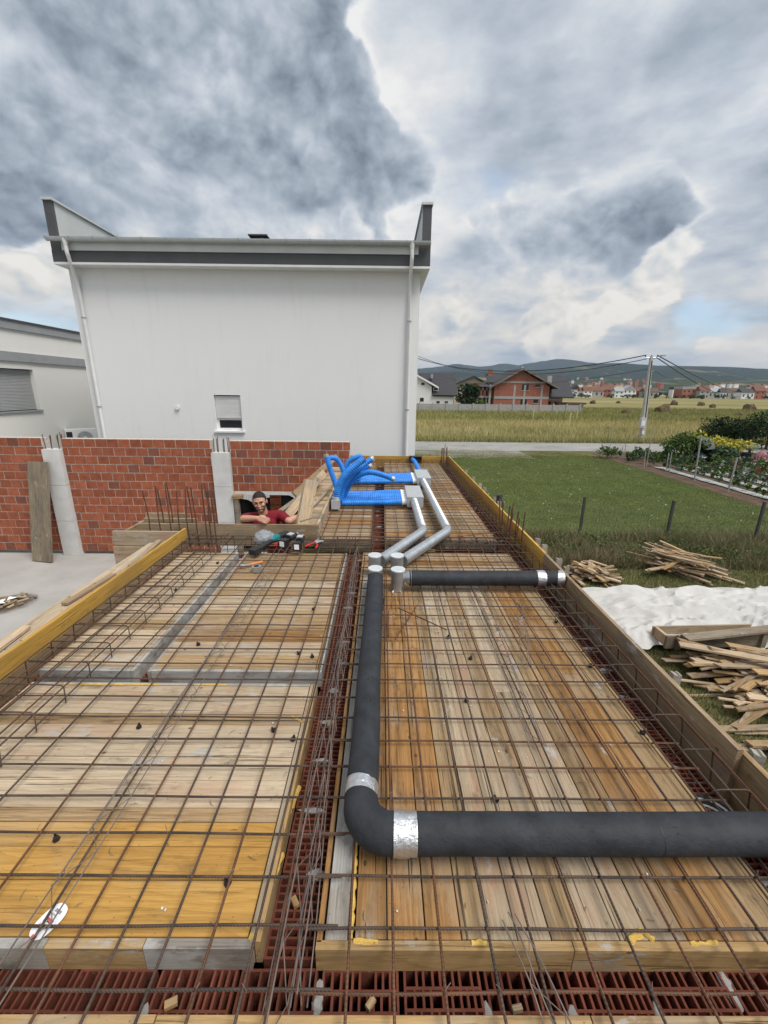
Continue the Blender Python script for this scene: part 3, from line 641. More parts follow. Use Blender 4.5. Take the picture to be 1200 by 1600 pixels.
# plastic spacers
sp = MB().box((-.014, -.012, -.006), (.014, .012, .010)).box((-.018, -.006, .010), (-.008, .006, .024)).box((.008, -.006, .010), (.018, .006, .024)).box((-.004, -.017, -.006), (.004, .017, .006)).mesh('spacer', BLACKP)
sp.transform(Matrix.Scale(.72, 4))
for (px, py, w) in [(217, 1136, 0), (88, 1311, 0), (428, 1141, 0), (458, 1155, 0), (356, 1380, 0), (310, 1007, 0), (467, 1021, 0), (490, 952, 0), (488, 1026, 0), (735, 1029, 0), (729, 1095, 0), (775, 1250, 0), (869, 972, 0), (922, 1041, 0), (1004, 1145, 0), (688, 903, 0), (830, 903, 0), (760, 850, 0), (660, 868, 0), (700, 996, 0), (340, 880, 0), (275, 922, 0)]:
    p = PZ(px, py, .006); side_ = 'right' if px > 560 else 'left'
    inst('bar_spacer', sp, None, (p.x, p.y, .006), (0, 0, rnd(0, 3)), label='small black plastic spacer holding a mesh bar up off the %s hand boards' % side_, cat='spacer', group='plastic spacers on the %s boards' % side_)
# stakes outside the right boards
stk = [(720, 737), (731, 748), (739, 758), (746, 765), (760, 780), (766, 787), (829, 846), (843, 856), (861, 878)]
peg = MB().poly([(-.025, -.5), (.025, -.5), (.025, .02), (.010, .028), (.004, .018), (-.025, .03)], -.018, .018).mesh('peg', W_GREY)
for i, (px, py) in enumerate(stk):
    p = PZ(px, py, .155); inst('wooden_stake', peg, None, (1.668, p.y, .165), (rnd(-.04, .04), 0, rnd(-.2, .2)), label='grey wooden stake top showing outside the far right yellow board', cat='stake', group='stakes outside the far right board')
for y_, lb in ((2.05, 'pale split stake beside the weathered right board, level with the plank heap'), (1.50, 'pale split stake at the joint of the two nearest right boards'), (3.55, 'pale stake near the end of the short black pipe')):
    inst('wooden_stake', peg, None, (1.70, y_, .12), (.03, 0, rnd(-.3, .3)), label=lb, cat='stake')
inst('wooden_stake', MB().box((-.02, -.02, -.5), (.02, .02, .05)).mesh('peg', BLACKP), None, (1.67, PZ(778, 780, .2).y, .21), label='black stake standing taller than the wooden ones on the right edge', cat='stake')

tw_ = MB(); random.seed(21)
for x in [-.092, .044, .192, .345, .49, .64, .787, .937, 1.085, 1.215, 1.345, -.37, -.52, -.66, -.82, -.96, -1.1, -1.32, -1.56, -1.73, -1.87]:
    for y in ysn:
        if random.random() < .35 and y > .5:
            a = rnd(0, 3.14); c = Vector((x + rnd(-.008, .008), y, .046)); u_ = Vector((math.cos(a), math.sin(a), 0)) * rnd(.010, .02)
            tw_.tube([c - u_ * .6 + Vector((0, 0, -.01)), c + Vector((0, 0, .004)), c + u_ + Vector((0, 0, .006))], .0011, 4)
tw_.build('tie_wire', WIRE, None, kind='stuff')
db = MB()
for i in range(240):
    x, y = (rnd(-.08, 1.34), rnd(.93, 3.7)) if i % 2 else (rnd(-2.0, -.42), rnd(.93, 4.1))
    if -1.56 < x < -1.42 and y > 2.1: continue
    if 2.1 < y < 2.25: continue
    a = rnd(0, 3.14); L_ = rnd(.004, .022); c = Vector((x, y, .0035)); u_ = Vector((math.cos(a), math.sin(a), 0)) * L_; s_ = Vector((-u_.y, u_.x, 0)) * rnd(.1, .3)
    db.tube([c - u_, c + s_ + Vector((0, 0, .002)), c + u_], [.0006, .0016, .0006], 4)
db.build('deck_debris', W_OLD, None, kind='stuff')
db = MB()
for i in range(60):
    x, y = (rnd(-.08, 1.34), rnd(.93, 3.7)) if i % 2 else (rnd(-1.4, -.42), rnd(.93, 4.1))
    if 2.08 < y < 2.27 and x < -.3: continue
    lump(db, (x, y, .003), (rnd(.002, .006), rnd(.002, .006), .003), i)
db.build('cement_crumbs', CONC_W, None, kind='stuff')
# scraps fallen onto the blocks
for i, (x, y, z, l_, w_, m_, lb) in enumerate([(-.30, 1.06, -.088, .035, .02, W_EDGE, 'small yellow wood block lying on the clay blocks in the middle slot'), (-.02, .80, -.088, .03, .018, W_EDGE, 'small wood block on the foreground block row, right of the middle slot'), (-.62, .80, -.088, .035, .02, W_EDGE, 'small wood block on the foreground block row under the left panel'), (-.28, 1.9, -.088, .04, .02, W_SCRAP, 'wood scrap on the clay blocks halfway up the middle slot'), (.42, .79, -.088, .03, .015, W_SCRAP, 'wood scrap on the foreground block row below the right panel')]):
    inst('wood_scrap', plank_mesh(l_, w_, .015, m_), None, (x, y, z), (rnd(-.2, .2), 0, rnd(0, 3)), label=lb, cat='wood scrap')
# ------------------------------------------------------------------ ground, lawn, road, field, hills
GZ = -2.4
def sheet(name, x0, x1, y0, y1, z, m, nx=1, ny=1, edge=0.0, sd=0, **k):
    vs = []; fs = []
    for j in range(ny + 1):
        for i in range(nx + 1):
            x = x0 + (x1 - x0) * i / nx; y = y0 + (y1 - y0) * j / ny
            if edge and (j in (0, ny)): y += edge * mnoise.noise((x * .7 + sd, j, 1.5)) + edge * .5 * mnoise.noise((x * 3 + sd, j, 4.5))
            if edge and (i in (0, nx)): x += edge * mnoise.noise((y * .7, i + sd, 3.5)) + edge * .5 * mnoise.noise((y * 3, i + sd, 6.5))
            vs.append((x, y, z))
    for j in range(ny):
        for i in range(nx): a = j * (nx + 1) + i; fs.append((a, a + 1, a + nx + 2, a + nx + 1))
    return MB().add(vs, fs).build(name, m, **k)
def ground_mat():
    m, q, b = base('field_ground', .95, 0, .1)
    co = q.n('ShaderNodeTexCoord').outputs['Object']
    sp_ = q.n('ShaderNodeSeparateXYZ'); q.l(co, sp_.inputs[0]); Y = sp_.outputs[1]
    n1_ = q.noise(q.scale(co, (.012, .05, 1)), 1, 6, .6); n2_ = q.noise(q.scale(co, (.05, .2, 1)), 1, 6, .65)
    bands = q.noise(q.scale(co, (.0016, .018, 1)), 1.4, 3, .5)
    c = q.ramp(q.math('ADD', q.math('MULTIPLY', n1_, .5), q.math('MULTIPLY', n2_, .5)), [(.38, (.115, .125, .040)), (.50, (.20, .18, .075)), (.62, (.29, .24, .115))])
    c = q.mix(q.smooth(bands, .50, .58, 0, .75), c, (.38, .30, .15)); c = q.mix(q.smooth(bands, .40, .34, 0, .8), c, (.085, .115, .035))
    near = q.ramp(n2_, [(.35, (.075, .085, .03)), (.65, (.15, .135, .06))])
    c = q.mix(q.smooth(Y, 30, 60), near, c); q.l(c, b.inputs['Base Color'])
    q.l(q.bump(q.noise(co, 3, 5, .6), .5, .1), b.inputs['Normal']); return m
sheet('ground', -9000, 9000, -3000, 9000, GZ, ground_mat(), kind='structure')
LAWN = simple('lawn_soil_green', (.070, .098, .026), .95, var=.3, scale=1.2, bump=.5, bscale=30)
def gravel(name, a, b_):
    m, q, b = base(name, .95, 0, .1); co = q.n('ShaderNodeTexCoord').outputs['Object']
    f = q.noise(co, .5, 8, .7); f2 = q.noise(co, 18, 4, .7)
    q.l(q.ramp(q.math('ADD', q.math('MULTIPLY', f, .6), q.math('MULTIPLY', f2, .4)), [(.35, a), (.65, b_)]), b.inputs['Base Color'])
    q.l(q.bump(f2, .7, .03), b.inputs['Normal']); return m
GRAV = gravel('road_gravel', (.20, .195, .18), (.37, .365, .35)); GRAV2 = gravel('verge_gravel', (.16, .155, .115), (.30, .285, .24))
sheet('lawn', -12, 14.5, 10.8, 27.8, GZ + .006, LAWN, 40, 40, .25, 1, kind='structure')
sheet('gravel_verge', -12, 9.5, 26.5, 30.6, GZ + .010, GRAV2, 60, 1, .8, 2, kind='structure')
sheet('road', -60, 140, 30.0, 35.2, GZ + .016, GRAV, 260, 1, .35, 3, kind='structure')
SOIL = simple('garden_soil', (.105, .068, .045), .95, var=.35, scale=3, bump=.9, bscale=12)
sheet('garden_soil', 14.3, 40, 12.5, 29.4, GZ + .008, SOIL, 60, 40, .3, 4, kind='structure')
sheet('concrete_yard', -16, -2.0, -4, 9.72, -2.2, simple('yard_concrete', (.36, .35, .335), .9, var=.10, scale=1.6, bump=.2, bscale=50), kind='structure')
MB().box((-16, -4, -2.45), (-2.0, 9.72, -2.204)).build('yard_foundation', CONC_G, kind='structure')

def grass_mat(name, a, b_, c_, hue_scale=.6):
    m, q, b = base(name, .8, 0, .15)
    ge = q.n('ShaderNodeNewGeometry'); co = q.n('ShaderNodeTexCoord').outputs['Object']
    r_ = ge.outputs['Random Per Island']; f = q.noise(co, hue_scale, 5, .6)
    k = q.math('ADD', q.math('MULTIPLY', r_, .45), q.math('MULTIPLY', f, .62))
    q.l(q.ramp(k, [(.28, a), (.52, b_), (.80, c_)]), b.inputs['Base Color']); return m
def blades(name, n, pos, hmin, hmax, w, m, lean=.35, seed=0, parent=None, **k):
    r_ = np.random.default_rng(seed); P = pos(r_, n); n = len(P)
    h = r_.uniform(hmin, hmax, n); a = r_.uniform(0, 2 * np.pi, n); ww = w * r_.uniform(.6, 1.3, n)
    dx, dy = np.cos(a) * ww / 2, np.sin(a) * ww / 2; lx, ly = r_.normal(0, lean, n) * h, r_.normal(0, lean, n) * h
    V = np.empty((n, 3, 3)); V[:, 0] = P; V[:, 1] = P; V[:, 2] = P
    V[:, 0, 0] -= dx; V[:, 0, 1] -= dy; V[:, 1, 0] += dx; V[:, 1, 1] += dy; V[:, 2, 0] += lx; V[:, 2, 1] += ly; V[:, 2, 2] += h
    me = bpy.data.meshes.new(name); me.vertices.add(3 * n); me.vertices.foreach_set('co', V.reshape(-1))
    me.loops.add(3 * n); me.loops.foreach_set('vertex_index', np.arange(3 * n, dtype=np.int32)); me.polygons.add(n)
    me.polygons.foreach_set('loop_start', np.arange(0, 3 * n, 3, dtype=np.int32)); me.update(calc_edges=True); me.validate(); me.materials.append(m)
    return inst(name, me, parent, **k)
def rect(x0, x1, y0, y1, z=GZ, p=1.0, patch=0, keep=None):
    def f(r_, n):
        u = r_.uniform(0, 1, n) ** p; P = np.stack([r_.uniform(x0, x1, n), y0 + (y1 - y0) * u, np.full(n, z)], 1)
        if patch:
            s_ = np.sin(P[:, 0] * 1.7 + 2 * np.sin(P[:, 1] * 1.1)) + np.sin(P[:, 1] * 2.3 + 1.5 * np.sin(P[:, 0] * .9)); P = P[s_ + r_.normal(0, patch, n) > -.3]
        return P if keep is None else P[keep(P)]
    return f
GR_L = grass_mat('lawn_grass', (.090, .118, .030), (.155, .18, .050), (.25, .25, .10))
GR_W = grass_mat('weedy_grass', (.045, .075, .02), (.105, .125, .042), (.30, .25, .13))
GR_S = grass_mat('seeding_grass', (.07, .10, .035), (.17, .16, .08), (.34, .27, .17), .8)
GR_D = grass_mat('dry_grass', (.20, .21, .07), (.40, .36, .15), (.60, .50, .28), .12)
GR_G = grass_mat('meadow_grass', (.11, .15, .045), (.23, .24, .085), (.40, .35, .15), .08)
blades('lawn_grass', 230000, rect(1.7, 14.4, 11.0, 27.6, p=1.15), .025, .06, .014, GR_L, seed=1, kind='stuff')
blades('rough_grass', 125000, rect(1.7, 12.5, -1.5, 9.5), .05, .14, .010, GR_W, seed=2, kind='stuff')
blades('weed_strip', 80000, rect(1.7, 15, 9.3, 11.5, patch=.7), .15, .46, .014, GR_S, .45, seed=3, kind='stuff')
blades('verge_grass', 12000, rect(1.0, 14, 26.6, 29.6, patch=.6), .03, .09, .02, GR_L, seed=4, kind='stuff')
blades('meadow_grass', 90000, rect(-8, 75, 35.1, 62, p=1.4), .30, .62, .045, GR_D, .3, seed=5, kind='stuff')
blades('meadow_grass_edge', 30000, rect(-8, 60, 35.0, 36.8), .2, .5, .04, GR_G, .4, seed=6, kind='stuff')
blades('far_meadow_grass', 90000, rect(-2, 130, 60, 110, p=1.2), .35, .75, .10, GR_G, .3, seed=7, kind='stuff')
blades('white_clover', 260, rect(2, 14, 9, 26), .04, .07, .05, simple('clover_white', (.7, .7, .66), .8), seed=8, kind='stuff')

# hills
def hill_mat(name, forest, field, amt):
    m, q, b = base(name, .95, 0, .05); co = q.n('ShaderNodeTexCoord').outputs['Object']
    f = q.noise(q.scale(co, (1, .5, 1.6)), .006, 8, .62); f2 = q.noise(co, .03, 6, .7)
    c = q.mix(q.smooth(f2, .3, .7), forest, tuple(a * 1.7 for a in forest))
    c = q.mix(q.smooth(f, .60 - amt, .66 - amt), c, field)
    q.l(c, b.inputs['Base Color']); q.l(q.bump(f2, 1.0, 30), b.inputs['Normal']); return m
def hills(name, prof, D, depth, m, ext_seed, rough=1.0):
    """ridge whose crest follows real heights at distance D, extended beyond the frame with smooth noise"""
    pr = [(PY(px, py, D).x, PY(px, py, D).z) for px, py in prof]
    x0, x1 = -2.2 * D, 2.6 * D; nx, ny = 420, 16; vs = []; fs = []
    zb = sum(z for _, z in pr[:3]) / 3
    for j in range(ny + 1):
        t_ = j / ny * 1.5
        for i in range(nx + 1):
            x = x0 + (x1 - x0) * i / nx
            if x < pr[0][0]: z = pr[0][1] + (mnoise.fractal((x / D * 3 + ext_seed, 0, 0), 1, 2, 4) - mnoise.fractal((pr[0][0] / D * 3 + ext_seed, 0, 0), 1, 2, 4)) * zb * .5
            elif x > pr[-1][0]: z = pr[-1][1] + (mnoise.fractal((x / D * 3 + ext_seed, 0, 0), 1, 2, 4) - mnoise.fractal((pr[-1][0] / D * 3 + ext_seed, 0, 0), 1, 2, 4)) * zb * .5
            else:
                for (a, za), (b_, zb_) in zip(pr, pr[1:]):
                    if a <= x <= b_: f = (x - a) / (b_ - a); f = f * f * (3 - 2 * f); z = za + (zb_ - za) * f; break
            s_ = math.sin(min(t_, 1.5) * math.pi / 2 * 1.0) ** 1.2 if t_ <= 1 else 1 - .5 * (t_ - 1)
            z = max(z, 2) * s_ * (1 + .35 * rough * (1 - s_) * mnoise.fractal((x / D * 9, j * .5, ext_seed), 1, 2, 4)) + rough * D * .0006 * mnoise.noise((x / D * 60, j, 7))
            vs.append((x, D - depth * (1 - j / ny * 1.5), max(z, 0) + GZ - .5 if j else GZ - 1))
    for j in range(ny):
        for i in range(nx): a = j * (nx + 1) + i; fs.append((a, a + 1, a + nx + 2, a + nx + 1))
    MB().add(vs, fs).build(name, m, smooth=True, kind='structure')
back = [(654, 576), (670, 574.5), (687, 572.5), (710, 568.5), (726, 570.5), (743, 573), (761, 572), (782, 568), (803, 571), (824, 567.5), (845, 564), (866, 561), (880, 562), (905, 566), (940, 570), (1000, 575), (1200, 588)]
front = [(654, 583), (700, 580), (760, 584), (800, 580), (850, 578), (880, 574), (905, 570.5), (930, 568.5), (945, 567.5), (973, 569.5), (1001, 571.5), (1044, 572.5), (1087, 573.5), (1129, 575.5), (1157, 579), (1177, 581), (1200, 580)]
low = [(654, 590), (720, 588), (790, 593), (860, 595), (920, 592), (980, 594), (1040, 592), (1100, 594), (1160, 593), (1200, 592)]
hills('far_hills', back, 5200, 1500, hill_mat('far_hill_forest', (.014, .026, .024), (.13, .13, .09), .0), 3.1)
hills('hills', front, 3300, 1400, hill_mat('hill_forest', (.014, .027, .018), (.16, .15, .085), .03), 8.4)
hills('foothills', low, 1900, 800, hill_mat('foothill_fields', (.035, .052, .025), (.24, .20, .11), .08), 5.2, .6)

# ------------------------------------------------------------------ brick walls, columns, yard things
BRm = [MB().box((-.122, -.05, -.087), (.122, .05, .087)).mesh('brick', m_) for m_ in (BRICK, BRICK_D)]
def brick_of(w, m_):
    key = ('b', round(w, 3), m_.name)
    if key not in _pc: _pc[key] = MB().box((-w / 2, -.05, -.087), (w / 2, .05, .087)).mesh('brick', m_)
    return _pc[key]
CH = .193
def brick_wall(label, x0, x1, ztop, n, yf=9.5, ragged=()):
    t = empty('brick_wall', ((x0 + x1) / 2, yf, ztop - n * CH), 0, label, 'brick wall', 'red block walls behind the yard')
    ox, oz = t.location.x, t.location.z
    for r_ in range(n):
        z = ztop - CH * (r_ + .5) - .002; x = x0 - (.128 if r_ % 2 else 0) - rnd(0, .02)
        while x < x1 - .02:
            a, b_ = max(x, x0), min(x + .241, x1)
            if b_ - a > .05:
                w = round((b_ - a) * 40) / 40 if b_ - a < .236 else .241
                w = min(w, b_ - a)
                inst('brick', brick_of(w, BRICK_D if random.random() < .07 else BRICK), t, ((a + b_) / 2 - ox + rnd(-.001, .001), .05 + rnd(-.004, .003), z - oz), (0, rnd(-.004, .004), 0))
            x += .257
    MB().box((x0 - ox, .007, 0.004), (x1 - ox, .2, n * CH - .006)).build('mortar', MORTAR, t)
    return t
brick_wall('left end stretch of the red block wall, behind the leaning plank', -9.95, -7.63, .585, 14)
brick_wall('long middle stretch of the red block wall between the two white columns', -7.21, -3.85, .575, 14)
tw = brick_wall('short raised stretch of the red block wall over the dark opening', -3.43, -.735, .56, 6)
MB().box((-1.35, .0, -.09), (1.35, .22, -.004)).build('lintel', CONC_W, tw)
def white_column(label, x0, x1, z0, z1):
    t = empty('concrete_column', ((x0 + x1) / 2, 9.44, z0), 0, label, 'column', 'white columns in the brick wall')
    z = z0; w = (x1 - x0) / 2
    while z < z1 - .05:
        h = min(.86, z1 - z); b = MB().box((-w, -.04, z - z0 + .004), (w, .22, z - z0 + h - .003)); b.build('facing_panel', CONC_W, t); z += h
    return t
white_column('left white column between the plank and the long brick stretch', -7.62, -7.22, -2.2, .34)
white_column('right white column beside the opening where the man stands', -3.84, -3.44, -2.2, .30)
starters([(-7.58, 9.5), (-7.52, 9.58), (-7.44, 9.5), (-7.36, 9.6), (-7.28, 9.5), (-7.24, 9.58), (-7.2, 9.52)], .2, .68, 'thin bar sticking out of the top of the left white column', 'bars on the left white column', .009)
starters([(-3.80, 9.5), (-3.75, 9.58), (-3.70, 9.5), (-3.62, 9.6), (-3.56, 9.5), (-3.50, 9.58), (-3.46, 9.5)], .2, .62, 'thin bar sticking out of the top of the right white column', 'bars on the right white column', .009)
beam('wide weathered plank leaning against the left brick wall in the yard', (-7.80, 8.98, -2.18), (-7.72, 9.36, .07), .53, .05, W_OLD, 'plank', None, 'leaning_plank', roll=0)
# opening behind the man
t = empty('brick_pier', (-2.6, 9.95, -2.2), 0, 'orange block pier seen through the dark opening behind the man', 'brick pier')
for i in range(10): inst('brick', brick_of(.245, BRICK), t, (0, 0, .1 + i * CH), (0, 0, 0))
def netmesh(x0, x1, z0, z1, dx, dz, r=.004, sag=0.0):
    b = MB(); x = x0
    while x <= x1 + 1e-6: b.tube([(x, 0, z0), (x, 0, z1)], r, 3, False); x += dx
    z = z0
    while z <= z1 + 1e-6: b.tube([(x0, 0, z), (x1, 0, z)], r, 3, False); z += dz
    return b
netmesh(-1.7, 1.5, 0, 2.0, .06, .06).build('wire_fence', simple('grey_wire', (.30, .31, .32), .6), None, loc=(-2.3, 10.6, -2.35), label='grey wire panel fence seen behind the opening in the brick wall', cat='fence')
vs = []; fs = []; nx = 40
for j in range(14):
    for i in range(nx + 1): vs.append((-2 + 4 * i / nx, .12 * mnoise.noise((i * .35, j * .3, 2)), -1.35 * (1 - j / 13) + (.10 * math.sin(i * .45)) * (j / 13) + .05 * mnoise.noise((i * .5, 0, 5))))
for j in range(13):
    for i in range(nx): a = j * (nx + 1) + i; fs.append((a, a + 1, a + nx + 2, a + nx + 1))
MB().add(vs, fs).build('shade_net', simple('black_net', (.012, .012, .014), .9, var=.5, scale=5, bump=.8), None, True, (-2.3, 10.35, -.98), label='black sheet hanging in folds in the opening behind the man', cat='sheet')
t = empty('door_prop', (-3.36, 9.42, -2.2), 0, 'timber prop in the left corner of the opening beside the white column', 'prop')
MB().box((-.05, -.05, 0), (.05, .05, 1.45)).build('post', W_OLD, t); MB().box((-.09, -.07, 1.45), (.14, .07, 1.53)).build('head_piece', W_TAN, t)
# rubble on the yard floor
CHIP = [W_SCRAP, W_OLD, W_PALE]
for i in range(26):
    L_ = rnd(.12, .42); inst('wood_chip', plank_mesh(round(L_, 1) or .1, .05 if i % 2 else .03, .02, random.choice(CHIP)), None, (-6.98 + random.gauss(0, .16), 7.02 + random.gauss(0, .16), -2.185 + rnd(0, .05)), (rnd(-.2, .2), rnd(-.2, .2), rnd(0, 3.1)), label='splintered wood chip in the little burnt heap on the yard floor', cat='wood scrap', group='burnt heap of scraps in the yard')
for i in range(3): inst('paper_scrap', MB().add([(-.06, -.03, 0), (.05, -.04, .02), (.07, .04, 0), (-.04, .05, .03)], [(0, 1, 2, 3)]).mesh('paper', PAPER), None, (-6.9 + rnd(-.12, .12), 7.0 + rnd(-.15, .15), -2.12), (0, 0, rnd(0, 3)), label='white paper scrap lying on the burnt heap in the yard', cat='paper', group='paper scraps on the burnt heap')
sm, q, b = base('burn_stain', .95, 0, .1)
co = q.n('ShaderNodeTexCoord').outputs['Object']; ln = q.vm('LENGTH', q.scale(co, (1.6, 1.6, 1)))
al = q.smooth(q.math('ADD', ln, q.math('MULTIPLY', q.noise(co, 5, 5, .6), .5)), .55, 1.0, .85, 0); b.inputs['Base Color'].default_value = (.12, .085, .06, 1); q.l(al, b.inputs['Alpha'])
MB().add([(-.7, -.6, 0), (.7, -.6, 0), (.7, .6, 0), (-.7, .6, 0)], [(0, 1, 2, 3)]).build('ash_stain', sm, None, loc=(-6.9, 7.02, -2.196), kind='stuff')

# ------------------------------------------------------------------ white house
YW, YF = 12.0, 11.66
h0 = empty('white_house', (-3.55, 12, GZ), 0, 'tall white rendered house with dark fascia, gutter and two downpipes', 'house'); O = Vector(h0.location)
def hp(b, name, m, parent=h0, smooth=False): b.v = [(x - O.x, y - O.y, z - O.z) for x, y, z in b.v]; return b.build(name, m, parent, smooth)
xl, xr = -8.03, .937; zt = PY(370, 414, YF).z
wl, wr, wb, wt_ = -4.66, -3.93, .54, 1.51
b = MB(); zb_ = GZ
b.box((xl, 12, zb_), (wl, 12.3, zt)).box((wr, 12, zb_), (xr, 12.3, zt)).box((wl, 12, zb_), (wr, 12.3, wb)).box((wl, 12, wt_), (wr, 12.3, zt))
b.box((xl, 12.3, zb_), (xl + .3, 22, zt)).box((xr - .3, 12.3, zb_), (xr, 22, zt)).box((xl + .3, 21.7, zb_), (xr - .3, 22, zt))
hp(b, 'wall', STUC)
fl = PY(84, 411, YF).x; fr = PY(672, 416, YF).x; zg = PY(370, 378, YF).z
hp(MB().box((fl, YF, zt - .03), (fr, 22.2, zt + .02)), 'soffit', PAINTW)
zd0, zd1 = zt + .022, PY(370, 395, YF).z; zw1 = PY(370, 386, YF).z
hp(MB().box((fl, YF, zd0), (fr, YF + .2, zd1)), 'fascia_band', DGREY)
hp(MB().box((fl + .28, YF - .03, zd1 + .002), (fr - .3, YF + .2, zg)), 'fascia_trim', SHEET)
hp(MB().box((fl, YF + .01, zd1), (fl + .28, YF + .2, zg)), 'fascia_corner', DGREY); hp(MB().box((fr - .3, YF + .01, zd1), (fr, YF + .2, zg)), 'fascia_corner', DGREY)
hp(MB().box((fl + .1, YF + .2, zt + .02), (fr - .1, 22.1, zg + .02)), 'roof_deck', DARKROOF)
for (pa, pb, s) in (((64, 312), (82, 314), -1), ((659, 320), (677, 320), 1)):
    xa, xb = PY(*pa, YF).x, PY(*pb, YF).x; zc = PY(*pa, YF).z
    xo = fl if s < 0 else fr
    if s < 0: hp(MB().box((fl, YF + .01, zg), (xb - .05, YF + .1, zc)), 'parapet_front', DGREY); hp(MB().box((fl, YF + .1, zt + .02), (xb - .05, 22.2, zc)), 'parapet', SHEET); hp(MB().box((xa, YF - .03, zc), (xb, 22.25, zc + .05)), 'parapet_cap', SHEET)
    else: hp(MB().box((xa + .04, YF + .01, zg), (fr, YF + .1, zc)), 'parapet_front', DGREY); hp(MB().box((xa + .04, YF + .1, zt + .02), (fr, 22.2, zc)), 'parapet', SHEET); hp(MB().box((xa, YF - .03, zc), (xb, 22.25, zc + .05)), 'parapet_cap', SHEET)
# gutter: half round in lengths
ga, gb = PY(74, 378, YF - .1).x, PY(673, 386, YF - .1).x; ng = 16
for i in range(ng):
    a, c = ga + (gb - ga) * i / ng, ga + (gb - ga) * (i + 1) / ng; prof = [(YF - .12 - .075 * math.cos(an), zg + .02 - .085 * math.sin(an)) for an in [math.pi * k / 8 for k in range(9)]]
    hp(MB().poly([(p[0], p[1]) for p in prof], a + .006, c, 'X'), 'gutter_length', GALV_W)
    hp(MB().box((a - .012, YF - .2, zg - .02), (a + .012, YF, zg + .03)), 'gutter_clip', GALV_D)
def downpipe(pt, pw, top):
    t = empty('downpipe', (0, 0, 0)); t.parent = h0; t.matrix_parent_inverse.identity()
    xa = PY(*pt, YF - .12).x; xw = PY(*pw, 11.93).x
    P = [(xa, YF - .12, zg - .05), (xa, YF - .12, zg - .30), (xa, YF - .10, zg - .36), (xw, 11.87, zt - .20), (xw, 11.93, zt - .30), (xw, 11.93, GZ + .1)]
    hp(MB().tube(P, .045, 12), 'pipe', PAINTW, t, True)
    hp(MB().tube([(xa, YF - .12, zg + .0), (xa, YF - .12, zg - .14)], [.075, .05], 12), 'outlet', PAINTW, t, True)
    for z in (3.4, 1.15, -.6): hp(MB().tube([(xw, 11.93, z), (xw, 11.93, z + .035)], .054, 12), 'pipe_clamp', GALV_D, t); 
downpipe((103, 385), (141, 556), 0); downpipe((644, 392), (638, 560), 0)
# window
t = empty('window', (0, 0, 0)); t.parent = h0
hp(MB().box((wl, 12.1, wb), (wl + .05, 12.17, wt_)).box((wr - .05, 12.1, wb), (wr, 12.17, wt_)).box((wl + .05, 12.1, wb), (wr - .05, 12.17, wb + .07)).box((wl + .05, 12.1, .83), (wr - .05, 12.15, .87)), 'frame', PAINTW, t)
hp(MB().box((wl + .05, 12.14, wb + .07), (wr - .05, 12.16, .83)), 'pane', GLASSD, t)
sl = MB().box((0, 0, 0), (wr - wl - .02, .014, .038)).mesh('slat', PAINTW); z = .88
while z < wt_ - .04:
    o = inst('slat', sl, t, Vector((wl + .01, 12.06, z)) - O, (rnd(.12, .2), 0, 0)); z += .043
hp(MB().box((wl - .06, 11.94, wb - .045), (wr + .06, 12.1, wb - .004)), 'sill', PAINTW, t)
pv = PY(277, 637, 11.97); hp(MB().tube([(pv.x, 11.99, pv.z), (pv.x, 11.95, pv.z)], .06, 16), 'wall_vent', PAINTW)
pc = PY(406, 374, 16.5); t = empty('chimney', (0, 0, 0)); t.parent = h0
hp(MB().box((pc.x - .22, 16.3, zg), (pc.x + .22, 16.7, pc.z + .02)), 'shaft', DGREY, t)
for k in range(4): hp(MB().box((pc.x - .26, 16.26, pc.z - .16 + k * .05), (pc.x + .26, 16.74, pc.z - .13 + k * .05)), 'louvre', BLACKP, t)
hp(MB().box((pc.x - .32, 16.2, pc.z + .03), (pc.x + .32, 16.8, pc.z + .07)), 'cap', DGREY, t)

# ------------------------------------------------------------------ left neighbour
h1 = empty('cream_house', (-13, 11, GZ), 0, 'low cream house at the left edge with grey bands and a shuttered window', 'house'); O = Vector(h1.location)
XW = -11.0; y0w, y1w, z0w, z1w = 11.9, 13.92, .97, 2.19
b = MB(); zl, zu = 2.28, 3.25
b.box((-11.3, 3, GZ), (XW, y0w, zl)).box((-11.3, y1w, GZ), (XW, 18.5, zl)).box((-11.3, y0w, GZ), (XW, y1w, z0w)).box((-11.3, y0w, z1w), (XW, y1w, zl + .12)).box((-20, 3, GZ), (-11.3, 18.5, zl))
hp(b, 'wall', STUC2, h1)
hp(MB().box((-20, 2.9, 2.40), (XW + .06, 18.6, 2.66)), 'band', LGREY, h1)
hp(MB().box((-20, 3, zl), (XW - .02, 18.5, 2.40)), 'upper_wall', STUC2, h1)
hp(MB().box((-20, 3, 2.66), (XW, 18.5, 3.30)), 'parapet_wall', STUC2, h1); hp(MB().box((-20, 2.9, 3.30), (XW + .06, 18.6, 3.54)), 'parapet_band', LGREY, h1)
hp(MB().box((-20, 2.85, 3.54), (XW + .1, 18.65, 3.58)), 'parapet_cap', DGREY, h1)
t = empty('window', (0, 0, 0)); t.parent = h1
SH = simple('grey_shutter', (.38, .39, .395), .55, .2, .06, 3)
z = z0w + .02; sl = MB().box((-.012, 0, 0), (.0, y1w - y0w - .02, .036)).mesh('slat', SH)
while z < z1w - .03: inst('slat', sl, t, Vector((XW - .12, y0w + .01, z)) - O, (0, -.2, 0)); z += .042
hp(MB().box((XW - .13, y0w, z0w - .05), (XW + .05, y1w + .04, z0w)), 'sill', LGREY, t)
hp(MB().box((XW - .2, y0w, z0w), (XW - .15, y1w, z1w)), 'pane', GLASSD, t)
ac = empty('air_conditioner', (-10.55, 14.9, -.30), -.95, 'white air conditioner unit on the cream house, just above the brick wall', 'air conditioner')
